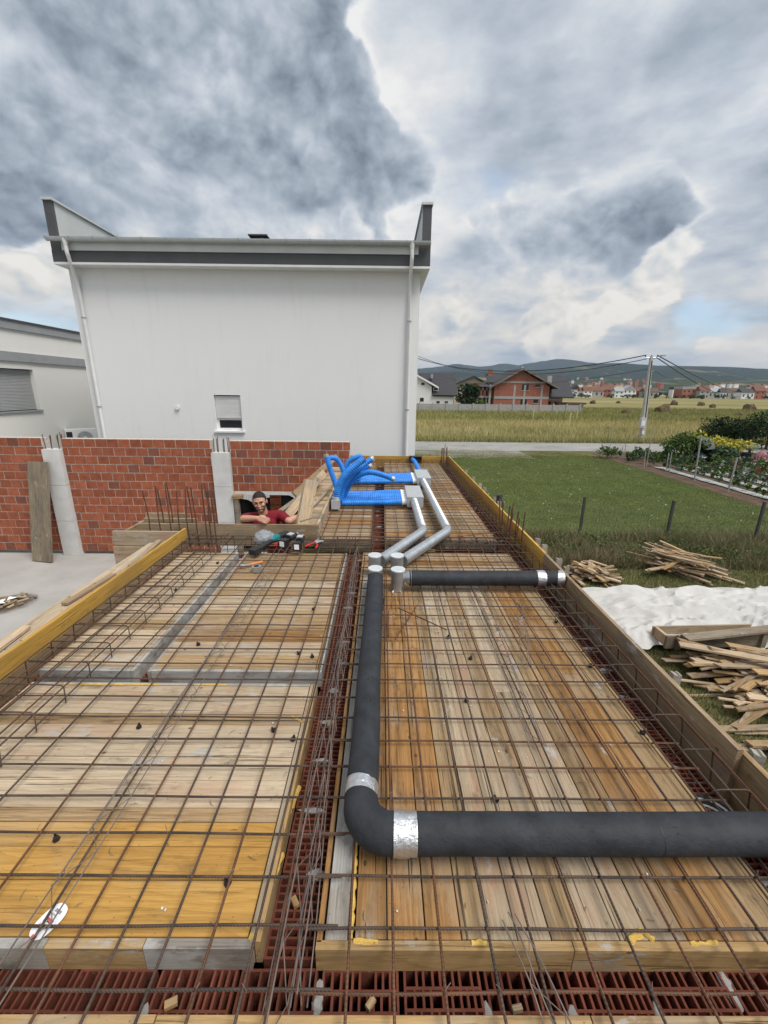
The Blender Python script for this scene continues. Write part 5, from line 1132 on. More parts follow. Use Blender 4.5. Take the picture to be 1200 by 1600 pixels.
# hay heaps
for i, (px, py, r_, h_) in enumerate([(1035, 646, 3.2, 2.4), (977, 648, 1.7, 1.3), (1170, 642, 3.0, 2.2), (926, 631, 2.2, 1.7), (1053, 633, 2.6, 2.0), (1095, 634, 2.2, 1.7), (1113, 637, 1.9, 1.4), (1155, 651, 1.6, 1.0), (966, 630, 1.6, 1.2)]):
    x, y = at(px, py); b = MB(); lump(b, (0, 0, h_ * .1), (r_ * .5, r_ * .5, h_ * .72), i)
    b.build('hay_heap', simple('hay%d' % i, (.10, .075, .04), .95, var=.4, scale=2, bump=1.0), None, False, (x, y, GZ), label=['large brown hay heap just right of the utility pole', 'small dark hay heap just left of the pole', 'large hay heap at the right edge of the field', 'small far hay heap right of the brick house', 'far hay heap on the pale band behind the pole', 'right one of two neighbouring far hay heaps', 'low hay heap in the right middle of the field', 'lowest nearest hay heap at the right', 'tiny far hay heap in the middle distance'][i], cat='hay heap', group='hay heaps in the field')
V = [leaves(40, (1.2, .8, .7), .25, 300 + i, 4) + np.array([rr.uniform(72, 118), rr.uniform(76, 86), GZ + .5]) for i in range(50)]
inst('reeds', quads('reeds', np.concatenate(V), LF_G), None, kind='stuff')

# utility pole and wires
pp = PZ(1002, 688, GZ); pt_ = PY(1018, 557, pp.y); t = empty('utility_pole', tuple(pp), 0, 'leaning concrete utility pole with a grey box, standing by the road', 'utility pole')
H = pt_.z - GZ; lx = pt_.x - pp.x
MB().add([(s * .2, u * .2, 0) for s, u in ((-1, -1), (1, -1), (1, 1), (-1, 1))] + [(lx + s * .10, u * .10, H) for s, u in ((-1, -1), (1, -1), (1, 1), (-1, 1))], [(0, 1, 5, 4), (1, 2, 6, 5), (2, 3, 7, 6), (3, 0, 4, 7), (4, 5, 6, 7)]).build('shaft', simple('pole_concrete', (.44, .43, .40), .9, var=.12, scale=3), t)
MB().tube([(lx * f + .02, -.215 + .10 * f, H * f) for f in (.18, .4, .7, .95)], .035, 6).build('cable', BLACKP, t, True)
MB().box((-.55, -.42, 1.15), (-.12, -.1, 2.0)).build('meter_box', simple('meter_box_grey', (.5, .5, .5), .5), t); MB().box((-.50, -.44, 1.3), (-.2, -.42, 1.75)).build('box_door', WHITEP, t)
MB().tube([(lx - .6, 0, H - .1), (lx + .6, 0, H - .1)], .05, 6).build('cross_arm', GALV_D, t)
for s in (-.5, .0, .5): MB().tube([(lx + s, 0, H - .08), (lx + s, 0, H + .12)], [.05, .035], 8).build('insulator', BLACKP, t, True)
MB().tube([(lx, 0, H - .3), (lx + .4, -.2, H - .05), (lx + .65, -.3, H + .05)], .035, 6).build('lamp_arm', GALV_D, t, True)
MB().box((lx + .55, -.42, H + .0), (lx + .95, -.24, H + .10)).build('lamp_head', GALV_D, t)
MB().box((lx * .2 - .12, -.25, .55), (lx * .2 + .08, -.215, .85)).build('number_plate', PAINTW, t)
MB().tube([(lx + .1, 0, H - 1.3), (lx + .45, -.1, H - 1.1)], .03, 6).build('bracket', GALV_D, t)
top = Vector((pt_.x, pp.y, pt_.z))
def wire(a, b_, sag, lb, r_=.028):
    a = Vector(a); b_ = Vector(b_); MB().tube([a.lerp(b_, i / 24) - a - Vector((0, 0, sag * 4 * (i / 24) * (1 - i / 24))) for i in range(25)], r_, 4, False).build('power_line', BLACKP, None, True, tuple(a), label=lb, cat='power line', group='power lines at the pole')
L1 = PY(860, 588, 52); L1b = PY(700, 600, 60)
wire(top + Vector((-.5, 0, .1)), (4.0, 62, 6.2), 1.6, 'thick cable running left from the pole towards the far houses', .04)
wire(top + Vector((-.4, 0, -.2)), (4.5, 64, 6.6), 1.9, 'second cable running left from the pole, just under the thick one', .03)
wire(top + Vector((.5, 0, .1)), (150, 172, 3.6), 2.2, 'long cable running right from the pole into the distance', .05)
wire(top + Vector((.5, 0, -.1)), (146, 172, 3.0), 2.8, 'lower long cable running right from the pole', .05)
wire(top + Vector((.0, 0, -.9)), (112, 150, 3.6), 1.2, 'thin service wire running right from below the pole top', .025)
wire(top + Vector((-.1, 0, -1.0)), (12, 90, 4.5), 1.5, 'thin service wire running left from below the pole top', .02)

# the town on the plain
random.seed(99)
def far_house(px0, px1, pyt, Y, wm, rm, lb, roof='gable', storeys=2, eave=None, name='town_house'):
    a = PY(px0, 612, Y).x; c = PY(px1, 612, Y).x; zr = PY((px0 + px1) / 2, pyt, Y).z; w = c - a; ze = GZ + (zr - GZ) * (eave or .62)
    t = empty(name, ((a + c) / 2, Y, GZ), 0, lb, 'house', 'houses of the town across the field')
    MB().box((-w / 2, 0, 0), (w / 2, w * .7 if w < 16 else 11, ze - GZ)).build('wall', wm, t)
    D_ = w * .7 if w < 16 else 11
    if roof == 'gable': MB().poly([(-w / 2 - .4, ze - GZ), (w / 2 + .4, ze - GZ), (0, zr - GZ)], -.4, D_ + .4, 'Y').build('roof', rm, t)
    elif roof == 'side': MB().poly([(-.5, ze - GZ), (D_ + .5, ze - GZ), (D_ / 2, zr - GZ)], -w / 2 - .3, w / 2 + .3, 'X').build('roof', rm, t)
    else: MB().box((-w / 2 - .2, -.2, ze - GZ), (w / 2 + .2, D_ + .2, zr - GZ)).build('roof', rm, t)
    n_ = max(2, int(w / 3.5)); hh = (ze - GZ) / storeys
    for k in range(storeys):
        for i in range(n_): x_ = -w / 2 + w * (i + .5) / n_; MB().box((x_ - .6, -.05, k * hh + hh * .35), (x_ + .6, .01, k * hh + hh * .75)).build('window', GLASSD, t)
TN = [(891, 908, 601, STUC3, DARKROOF, 'gable', 2, 'white gabled town house nearest the brick house roof'), (906, 916, 605, STUC3, ROOF_R, 'side', 1, 'small white low town house beside it'), (912, 926, 604, STUC3, ROOF_R, 'side', 2, 'white town house with low red roof, left part of town'), (922, 944, 604, CONC, ROOF_R, 'side', 1, 'long low town building with red roof'),
      (942, 961, 602, FB, ROOF_R, 'side', 2, 'square red brick town house left of the pole'), (961, 975, 605, STUC3, LGREY, 'side', 2, 'bright white town house left of the pole'), (974, 994, 602, STUC3, LGREY, 'gable', 2, 'large bright white gabled town house before the pole'), (994, 1008, 605, FB, ROOF_R, 'side', 1, 'brick town building right behind the pole'),
      (1008, 1030, 606, CONC_G, ROOF_B, 'side', 1, 'grey low town building right of the pole'), (1051, 1064, 605, STUC3, DARKROOF, 'flat', 2, 'white modern town house with flat roof'), (1066, 1094, 604, FB, CONC, 'flat', 2, 'long red brick block with concrete frame in the town'), (1094, 1110, 603, CONC, ROOF_R, 'side', 2, 'town house with broad red roof behind the brick block'),
      (1108, 1128, 606, CONC_G, LGREY, 'side', 1, 'grey low barn in the town'), (1126, 1136, 607, STUC3, DARKROOF, 'side', 1, 'small white house between the barns'), (1134, 1162, 606, CONC, ROOF_B, 'side', 1, 'long low house with brown roof at the town edge'), (1160, 1180, 607, STUC3, DARKROOF, 'side', 1, 'white house under dark trees near the right edge'), (1180, 1197, 603, FB, ROOF_R, 'side', 2, 'red house at the right edge of the picture'), (1194, 1220, 606, CONC, ROOF_R, 'side', 1, 'low red roofed house cut by the right edge')]
for i, (a, c, tp, wm, rm, rf, st_, lb) in enumerate(TN): far_house(a, c, tp, rnd(330, 400), wm, rm, lb, rf, st_, .78 if rf == 'flat' else .62)
specks = []
for i in range(42):
    px = rnd(885, 1200) if i < 22 else rnd(895, 1010); py = rnd(600, 606) if i < 22 else rnd(589, 604); Y = 620 + (606 - py) * 75; p = PY(px, py, Y)
    t = empty('village_house', (p.x, Y, min(p.z, 60) - 4), 0, 'tiny pale village house with red roof on the slope below the hills', 'house', 'village houses on the far slope'); w = rnd(6, 11)
    MB().box((-w / 2, 0, -6), (w / 2, 8, 5)).build('wall', random.choice([STUC3, STUC_B, FB]), t); MB().poly([(-.5, 5), (8.5, 5), (4, 8)], -w / 2 - .3, w / 2 + .3, 'X').build('roof', random.choice([ROOF_R, ROOF_B, ROOF_R]), t)
crowns = [quads('crown', np.concatenate([leaves(160, (1, 1, 1), .22, 500 + s, 9) + np.array([0, 0, 1.0])]), LF_D if s % 2 else leaf_mat('far_leaf%d' % s, (.02, .04, .015), (.045, .075, .03))) for s in range(4)]
for i in range(85):
    px = rnd(885, 1210); Y = rnd(405, 620) if i % 3 else rnd(318, 345); p = PY(px, 612, Y); h_ = rnd(3.5, 8) if i % 3 else rnd(2, 4.5)
    o = inst('town_tree', random.choice(crowns), None, (p.x, Y, GZ), (0, 0, rnd(0, 6)), label='small far tree among the houses of the town', cat='tree', group='trees among the town houses'); o.scale = (h_ * .6, h_ * .6, h_ * .5)
V = [leaves(30, (9, 4, 3.0), 1.6, 700 + i, 5) + np.array([rr.uniform(60, 520), rr.uniform(560, 700), GZ + 2.5]) for i in range(220)]
inst('far_wood', quads('far_wood', np.concatenate(V), LF_D), None, kind='stuff')
t = empty('parked_car', (*at(1035, 618.5), GZ), 0, 'white car parked before the town at the field edge', 'car')
MB().poly([(-2.2, .3), (2.2, .3), (2.2, .85), (1.4, .95), (.8, 1.45), (-1.1, 1.45), (-1.7, .95), (-2.2, .8)], -.85, .85).build('body', PAINTW, t)
for s in (-1.3, 1.3): MB().tube([(s, -.9, .33), (s, .9, .33)], .33, 12).build('wheel', BLACKP, t)
# air
hz = bpy.data.materials.new('air'); hz.use_nodes = True; nt = hz.node_tree; nt.nodes.clear(); o_ = nt.nodes.new('ShaderNodeOutputMaterial'); v_ = nt.nodes.new('ShaderNodeVolumePrincipled')
v_.inputs['Color'].default_value = (.66, .80, 1.0, 1); v_.inputs['Density'].default_value = 0.85e-4; v_.inputs['Anisotropy'].default_value = .2; nt.links.new(v_.outputs[0], o_.inputs['Volume'])
HAZE = MB().box((-8500, -2900, -4.5), (8500, 8600, 420)).build('haze', hz, kind='stuff')
# ------------------------------------------------------------------ ducts on the deck
def lathe_tube(P, r, name, m, parent, seg=28, prof=None, smooth=True):
    return MB().tube(P, prof if prof else r, seg).build(name, m, parent, smooth)
def arc(c, r, a0, a1, z, n=8): return [(c[0] + r * math.cos(math.radians(a0 + (a1 - a0) * i / n)), c[1] + r * math.sin(math.radians(a0 + (a1 - a0) * i / n)), z) for i in range(n + 1)]
PZc = .116; R_ = .067
t = empty('insulated_duct', (0, 0, 0), 0, 'long black foam-wrapped duct that runs towards the viewer and bends off to the right', 'duct')
def wob(p0, p1, n, r, amp=.0012, sd=0):
    pts = []; rs = []
    p0 = Vector(p0); p1 = Vector(p1)
    for i in range(n + 1): f = i / n; pts.append(p0.lerp(p1, f) + Vector((mnoise.noise((f * 4, sd, 1)), mnoise.noise((f * 4, sd, 5)), 0)) * amp * 2); rs.append(r * (1 + .012 * mnoise.noise((f * 14, sd, 3))))
    return pts, rs
P, rs = wob((-.048, 3.40, PZc), (-.070, 1.335, PZc), 40, R_, .002, 1); MB().tube(P, rs, 30).build('straight_section', FOAM, t, True)
P, rs = wob((.085, 1.157, PZc), (2.15, 1.162, PZc), 40, R_ * 1.01, .0015, 2); MB().tube(P, rs, 30).build('straight_section', FOAM, t, True)
cx_, cy_ = .045, 1.272
P = [(-.0705, 1.345, PZc)] + arc((cx_, cy_), .115, 180, 270, PZc, 9) + [(.10, 1.157, PZc)]
MB().tube(P, [R_ * 1.0, R_ * 1.02, R_ * 1.05, R_ * 1.08, R_ * 1.06, R_ * 1.09, R_ * 1.07, R_ * 1.09, R_ * 1.07, R_ * 1.04, R_ * 1.02, R_][:len(P)], 30).build('elbow', FOAM, t, True)
def tapeband(p0, p1, r, parent, sd):
    P, rs = wob(p0, p1, 10, r, .001, sd); b = MB(); b.tube(P, rs, 40, False)
    b.v = [tuple(Vector(v) + Vector((0, 0, 0)) + (Vector(v) - Vector(P[5])).normalized() * .0022 * mnoise.noise(Vector(v) * 55)) for v in b.v]; return b.build('foil_tape', TAPE, parent, True)
tapeband((-.071, 1.350, PZc), (-.0705, 1.292, PZc), R_ * 1.035, t, 4); tapeband((.055, 1.157, PZc), (.105, 1.157, PZc), R_ * 1.085, t, 5); tapeband((.098, 1.157, PZc), (.140, 1.157, PZc), R_ * 1.045, t, 6)
nk = MB(); random.seed(4)
for i in range(34):
    if i < 12: a = rnd(1.4, 3.3); th = rnd(.5, 2.6); c = Vector((-.06 + math.cos(th) * R_ * 1.012, a, PZc + math.sin(th) * R_ * 1.012)); L_ = Vector((rnd(-.005, .005), rnd(.004, .02), 0))
    else: a = rnd(.15, 1.9); th = rnd(.4, 2.7); c = Vector((a, 1.157 + math.cos(th) * R_ * 1.02, PZc + math.sin(th) * R_ * 1.02)); L_ = Vector((rnd(.003, .014), 0, rnd(-.002, .002)))
    nk.tube([c - L_, c + Vector((0, rnd(-.002, .002), .001)), c + L_], [.0006, .0018, .0005], 4)
nk.build('foam_nick', BLACKP, t, kind='stuff')
for y_ in (2.75, 1.95): MB().tube([(-.0595 if y_ < 2.5 else -.0535, y_, PZc), (-.0595 if y_ < 2.5 else -.0535, y_ + .0025, PZc)], R_ * 1.012, 30, False).build('foam_seam', BLACKP, t)
MB().tube([(1.02, 1.158, PZc), (1.0225, 1.158, PZc)], R_ * 1.022, 30, False).build('foam_seam', BLACKP, t)
t = empty('insulated_duct', (0, 0, 0), 0, 'short black foam-wrapped duct lying crosswise from the steel stubs to the right edge board', 'duct')
P, rs = wob((.245, 3.352, PZc), (1.372, 3.37, PZc), 30, R_, .0015, 8); MB().tube(P, rs, 30).build('straight_section', FOAM, t, True)
P, rs = wob((1.42, 3.37, PZc), (1.575, 3.372, PZc), 8, R_ * .97, .001, 9); MB().tube(P, rs, 30).build('straight_section', FOAM, t, True)
for x_ in (.46, .86, 1.18): MB().tube([(x_, 3.36, PZc), (x_ + .003, 3.36, PZc)], R_ * 1.012, 30, False).build('foam_seam', BLACKP, t)
tapeband((1.362, 3.37, PZc), (1.432, 3.37, PZc), R_ * 1.04, t, 10); tapeband((1.550, 3.372, PZc), (1.592, 3.372, PZc), R_ * 1.03, t, 11)
MB().tube([(1.42, 3.37, PZc - .055), (1.58, 3.372, PZc - .055)], .018, 8).build('foil_tape', TAPE, t, True)
MB().tube([(.19, 3.335, PZc - .01), (.215, 3.345, PZc), (.245, 3.352, PZc), (.262, 3.352, PZc)], [.012, .045, R_ * .95, R_ * 1.03], 24).build('taper_collar', GALV, t, True)
def stub(x, y, zt_, lb, r=.060):
    t = empty('duct_stub', (x, y, 0), 0, lb, 'duct stub', 'capped steel stubs through the deck')
    MB().tube([(0, 0, -.10), (0, 0, zt_ - .008)], r, 28).build('pipe', GALV_D, t, True)
    MB().tube([(0, 0, .0), (0, 0, .012)], r * 1.04, 28).build('bead', GALV_D, t, True)
    MB().tube([(0, 0, zt_ - .012), (0, 0, zt_ - .001), (0, 0, zt_)], [r * 1.05, r * 1.05, r * 1.03], 28).build('lid', CAPW, t)
    sm_ = MB()
    for k, a in enumerate((-2.2, -1.2)): sm_.box((-.012, -.003, .0), (.012, .003, .014), Matrix.Translation((math.cos(a) * (r + .012), math.sin(a) * (r + .012), 0)) @ Matrix.Rotation(a, 4, 'Z')); 
    sm_.build('fixing_clip', WHITEP, t, kind='stuff')
stub(-.060, 3.665, .205, 'capped steel stub, back left of the four, joined to the shorter spiral duct'); stub(.150, 3.665, .205, 'capped steel stub, back right of the four, joined to the longer spiral duct')
stub(-.050, 3.375, .200, 'capped steel stub, front left of the four, at the head of the long black duct'); stub(.147, 3.362, .198, 'capped steel stub, front right of four, beside the foil cone of the short duct')
def spiral(lb, P, r=.052):
    t = empty('spiral_duct', tuple(P[0]), 0, lb, 'duct', 'silver spiral ducts')
    o = Vector(P[0]); Q = [Vector(p) - o for p in P]
    for a, c in zip(Q, Q[1:]):
        dd = (c - a).normalized(); a2, c2 = a + dd * .06, c - dd * .05; L_ = (c2 - a2).length; n_ = int(L_ / .045); pts = []; rs = []
        for i in range(n_):
            for f, k in ((0, .985), (.62, .985), (.70, 1.06), (.92, 1.06)): pts.append(a2 + dd * (L_ * (i + f) / n_)); rs.append(r * k)
        MB().tube(pts, rs, 24).build('spiral_section', GALV, t, False)
        MB().tube([a2 - dd * .012, a2 + dd * .02], r * 1.07, 24).build('collar', GALV_D, t, True)
    for k in range(1, len(Q) - 1):
        a, b_, c = Q[k - 1], Q[k], Q[k + 1]; d1 = (b_ - a).normalized(); d2 = (c - b_).normalized(); p0 = b_ - d1 * .09; p1 = b_ + d2 * .09
        pts = [p0 * (1 - f) ** 2 + b_ * 2 * f * (1 - f) + p1 * f * f for f in [i / 6 for i in range(7)]]
        MB().tube([p0 - d1 * .02] + pts + [p1 + d2 * .02], [r * 1.06, r * 1.04] + [r * (1.02 if i % 2 else 1.06) for i in range(5)] + [r * 1.04, r * 1.06], 24).build('elbow', GALV, t, True)
spiral('shorter silver spiral duct from the back left stub to the nearer white box', [(-.03, 3.70, .115), (.485, 4.60, .12), (.475, 5.98, .13)])
spiral('longer silver spiral duct from the back right stub to the farther white box', [(.18, 3.70, .115), (.775, 4.62, .12), (.735, 7.38, .13)])
def plenum(x0, x1, y0, y1, lb, ys_):
    t = empty('plenum_box', (x0, y0, .04), 0, lb, 'air box', 'white sheet steel distribution boxes')
    w, d_, h_ = x1 - x0, y1 - y0, .155
    b = MB(); c = .008; b.poly([(c, 0), (w - c, 0), (w, c), (w, h_ - c), (w - c, h_), (c, h_), (0, h_ - c), (0, c)], 0, d_, 'Y').build('box', GALV_W, t)
    MB().box((-.004, -.004, h_ - .02), (w + .004, d_ + .004, h_ + .003)).build('lid', GALV_W, t)
    for y in ys_:
        MB().tube([(-.075, y - y0, .065), (-.055, y - y0, .065), (-.05, y - y0, .065), (0, y - y0, .065)], [.050, .050, .044, .044], 16).build('spigot', WHITEP, t, True)
    MB().tube([(w * .42, -.03, .085), (w * .42, 0, .085)], .056, 20).build('spigot', GALV_D, t, True)
    return t
Y1 = [6.0 + .145 * i for i in range(5)]; Y2 = [7.45 + .15 * i for i in range(5)]
plenum(.375, .61, 5.93, 6.68, 'nearer white sheet steel box fed by five blue hoses', Y1); plenum(.635, .875, 7.33, 8.13, 'farther white sheet steel box with a hose leading to the black wall box', Y2)
def hose(P, lb, r=.040, group='blue hoses lying flat on the mesh', pitch=.028, cap=None, name='blue_hose', seg=14):
    P = [Vector(p) for p in P]
    # smooth path
    pts = []
    for i in range(len(P) - 1):
        p0 = P[max(i - 1, 0)]; p1 = P[i]; p2 = P[i + 1]; p3 = P[min(i + 2, len(P) - 1)]; n_ = max(2, int((p2 - p1).length / (pitch / 2)))
        for j in range(n_):
            f = j / n_; pts.append(.5 * ((2 * p1) + (-p0 + p2) * f + (2 * p0 - 5 * p1 + 4 * p2 - p3) * f * f + (-p0 + 3 * p1 - 3 * p2 + p3) * f ** 3))
    pts.append(P[-1]); rs = [r if i % 2 else r * .90 for i in range(len(pts))]
    o = Vector(pts[0]); b = MB().tube([p - o for p in pts], rs, seg, True)
    t = empty(name, tuple(o), 0, lb, 'hose', group); b.build('corrugated_tube', BLUE, t, False)
    if cap: e = pts[-1] - o; dd = (pts[-1] - pts[-3]).normalized(); MB().tube([e - dd * .012, e + dd * .030], [r * 1.03, r * .95], 14).build('end_plug', cap, t)
    return t
nm = ['nearest', 'second', 'middle', 'fourth', 'farthest']
for i, y in enumerate(Y1):
    hose([(.315, y, .105), (.1, y + rnd(-.02, .02), .10), (-.15, y + rnd(-.02, .01) - .01, .095), (-.4, y - .03, .09), (-.58, y - .05, .09)], '%s of the five flat blue hoses of the nearer white box' % nm[i], .043)
for i, y in enumerate(Y2):
    hose([(.575, y, .105), (.3, y + rnd(-.02, .02), .10), (-.05, y + rnd(-.02, .01), .095), (-.35, y - .01, .09), (-.62, y - .02, .09)], '%s of the five flat blue hoses of the farther white box' % nm[i], .043)
hose([(.76, 8.16, .12), (.745, 8.7, .14), (.73, 9.3, .16), (.715, 9.8, .13)], 'single blue hose running from the farther box to the black wall box', .045, 'upright blue hoses')
WP = lambda px, py, Y: tuple(PY(px, py, Y))
UP = 'upright blue hoses'; BX = -.66
hose([WP(527, 783, 5.86), WP(527, 768, 5.84), WP(535, 748, 5.84), WP(550, 731, 5.86), WP(569, 717, 5.9)], 'fattest upright blue hose, sweeping up to the right from the grey boot', .052, UP)
hose([WP(532, 781, 5.98), WP(536, 762, 5.98), WP(550, 742, 6.0), WP(566, 728, 6.05), WP(581, 717, 6.1)], 'upright blue hose just right of the fattest one, with a foil plugged tip', .046, UP, cap=GALV)
hose([WP(537, 779, 6.12), WP(543, 762, 6.1), WP(556, 746, 6.05), WP(575, 738, 6.0), WP(595, 741, 5.95), WP(614, 748, 5.9)], 'blue hose arching low to the right over the flat ones, its end open', .042, UP, cap=GALV_D)
hose([WP(528, 768, 6.4), WP(522, 750, 6.4), WP(515, 730, 6.4), WP(510, 713, 6.4)], 'slim upright blue hose at the far left of the bunch', .042, UP, cap=GALV_D)
hose([WP(536, 762, 6.7), WP(538, 742, 6.7), WP(530, 722, 6.7), WP(520, 715, 6.65), WP(511, 718, 6.6)], 'upright blue hose curling over at the left of the bunch', .042, UP, cap=GALV_D)
hose([WP(545, 758, 7.2), WP(539, 742, 7.2), WP(543, 724, 7.2), WP(555, 715, 7.2), WP(566, 713, 7.2)], 'blue hose behind the bunch with its bend at the top', .044, UP)
hose([WP(560, 748, 7.4), WP(563, 736, 7.4), WP(571, 731, 7.4), WP(578, 727, 7.4)], 'shortest blue hose peeping out right of the bunch, white tipped', .042, UP, cap=WHITEP)
for i, y in enumerate((5.84, 5.99, 6.14, 6.29, 6.44)):
    t = empty('hose_boot', (-.66, y, .04), 0, 'grey plastic boot where an upright blue hose turns flat, %s of the row' % ['nearest', 'second', 'third', 'fourth', 'farthest'][i], 'hose boot', 'grey hose boots')
    MB().box((-.06, -.06, 0), (.055, .06, .13)).build('housing', HOSEGREY, t); MB().tube([(0, 0, .13), (0, 0, .175)], .056, 16).build('socket', HOSEGREY, t, True)
t = empty('wall_box', (.80, 9.98, .0), 0, 'black plastic box against the far end board with a blue hose entering it', 'box')
MB().box((-.15, .0, -.02), (.15, .16, -.0)).build('base_plate', BLACKP, t); MB().box((-.15, .14, 0), (.15, .16, .17)).build('back_plate', BLACKP, t); MB().box((-.15, 0, .15), (.15, .14, .17)).build('top_plate', BLACKP, t)
for s in (-.15, .14): MB().box((s, 0, 0), (s + .01, .14, .15)).build('side_plate', BLACKP, t)
MB().box((-.14, .10, 0), (.14, .138, .15)).build('foam_block', BLACKP, t)
# coil of cable by the right edge
t = empty('cable_coil', (1.43, 1.33, -.07), 0, 'small black and grey cable coil tucked between right boards and cage', 'cable')
for k in range(4): MB().tube([(math.cos(a) * (.07 + .006 * k), math.sin(a) * (.10 + .004 * k), .012 * k + .004 * math.sin(a * 3)) for a in [math.pi * 2 * i / 24 for i in range(25)]], .006, 6).build('cable_loop', BLACKP if k % 2 else HOSEGREY, t, True)

# ------------------------------------------------------------------ tools
def dirmat(a, b_):
    a = Vector(a); b_ = Vector(b_); return Matrix.Translation(a) @ (b_ - a).to_track_quat('X', 'Z').to_matrix().to_4x4()
t = empty('cordless_grinder', tuple(PZ(414, 852, .09)), 0, 'teal and black cordless grinder lying on the mesh with a clear plastic bag', 'power tool')
o = Vector(t.location); a = PZ(398, 861, .07) - o; b_ = PZ(430, 841, .11) - o; c = PZ(449, 832, .12) - o
MB().tube([a, a.lerp(b_, .15), a.lerp(b_, .5), a.lerp(b_, .9), b_], [.030, .038, .030, .030, .034], 14).build('grip', BLACKP, t, True)
MB().tube([a.lerp(b_, .72) + Vector((0, .02, .01)), b_ + Vector((.01, .02, .0)), b_.lerp(c, .25)], [.036, .046, .036], 14).build('motor_housing', TEAL, t, True)
MB().tube([b_.lerp(c, .2), b_.lerp(c, .55), b_.lerp(c, .9), c], [.036, .040, .034, .026], 14).build('gear_head', BLACKP, t, True)
MB().tube([b_ + Vector((-.04, -.02, -.03)), b_ + Vector((.05, -.01, -.01))], .006, 6).build('guard_rim', GALV, t)
MB().box((-.04, -.045, -.03), (.05, .045, .03), dirmat(a, b_)).build('battery', BLACKP, t)
bag, q, bb = base('clear_bag', .15, 0, .5); bb.inputs['Base Color'].default_value = (.40, .43, .47, 1); bb.inputs['Alpha'].default_value = .55
co = q.n('ShaderNodeTexCoord').outputs['Object']; q.l(q.bump(q.noise(co, 22, 4, .6, 1), .9, .02), bb.inputs['Normal'])
vs_ = MB(); tmp = bmesh.new(); bmesh.ops.create_icosphere(tmp, subdivisions=4, radius=1)
vs_.add([Vector((v.co.x * .105, v.co.y * .10, v.co.z * .075 + .03)) * (1 + .16 * mnoise.noise(v.co * 2.5) + .07 * mnoise.noise(v.co * 7)) for v in tmp.verts], [tuple(x.index for x in f.verts) for f in tmp.faces]); tmp.free()
vs_.build('plastic_bag', bag, None, True, tuple(PZ(411, 846, .10) + Vector((.0, .05, .0))), label='crumpled clear plastic bag over the teal grinder', cat='bag')
def drill(px, py, ang, lb, sz=1.0):
    p = PZ(px, py, .09); t = empty('cordless_drill', (p.x, p.y, .065), ang, lb, 'power tool', 'two black cordless drivers lying side by side')
    MB().box((-.045 * sz, -.10, -.02), (.045 * sz, -.03, .07)).build('battery', BLACKP, t); MB().box((-.028 * sz, -.103, .0), (.028 * sz, -.1005, .055)).build('battery_label', PAPER, t)
    MB().tube([(0, -.04, .03), (0, .04, .04)], [.026, .022], 12).build('handle', BLACKP, t, True); MB().tube([(0, .02, .05), (.0, .13, .055), (0, .16, .055)], [.038, .038, .025], 14).build('motor_housing', BLACKP, t, True)
    MB().tube([(0, .155, .055), (0, .20, .055)], [.022, .014], 12).build('chuck', GALV, t, True); MB().box((-.03, .03, .085), (.03, .1, .096)).build('top_shell', HOSEGREY, t)
drill(449, 846, .5 - .9, 'black cordless driver with white battery label, left of two'); drill(467, 850, -.05, 'black cordless driver with white battery label, right of two', .9)
t = empty('red_tool_case', tuple(PZ(436, 850, .075)), .4, 'small red plastic piece lying between grinder and drivers', 'tool'); MB().box((-.05, -.02, -.01), (.05, .02, .015)).build('case', REDP, t); MB().box((-.02, -.022, .0), (.02, -.0205, .01)).build('clasp', BLACKP, t)
t = empty('pliers', tuple(PZ(492, 849, .075)), 0, 'wire pliers with red handles lying open on the mesh', 'pliers')
MB().tube([(-.09, -.10, 0), (-.05, -.05, .005), (.0, .0, .01)], [.010, .010, .007], 8).build('handle', REDP, t, True); MB().tube([(.03, -.14, 0), (.04, -.06, .005), (.01, .0, .01)], [.010, .010, .007], 8).build('handle', REDP, t, True)
MB().tube([(.0, -.01, .01), (.02, .04, .012), (.03, .09, .01)], [.014, .020, .006], 8).build('jaw', GALV_D, t, True); MB().tube([(.01, -.01, .01), (.05, .03, .012), (.09, .05, .01)], [.012, .016, .006], 8).build('jaw', GALV_D, t, True)
t = empty('hammer', tuple(PZ(391, 883, .02)), 0, 'hammer with orange grip lying on the middle left boards', 'hammer')
o = Vector(t.location); a = PZ(371, 885, .03) - o; b_ = PZ(391, 882, .03) - o; c = PZ(410, 878, .03) - o
MB().tube([a, a.lerp(b_, .3), a.lerp(b_, .5), b_], [.006, .018, .014, .010], 8).build('head', GALV_D, t, True); MB().tube([b_, c], [.013, .016], 10).build('grip', simple('orange_grip', (.60, .22, .06), .5), t, True)
t = empty('tape_roll', tuple(PZ(401, 889, .03)), .3, 'grey roll of foil tape beside the hammer', 'tape roll')
MB().tube([(0, 0, -.025), (0, 0, .03)], .045, 20).build('roll', GALV_D, t, True); MB().tube([(0, 0, .028), (0, 0, .034)], .024, 16).build('core', BLACKP, t)

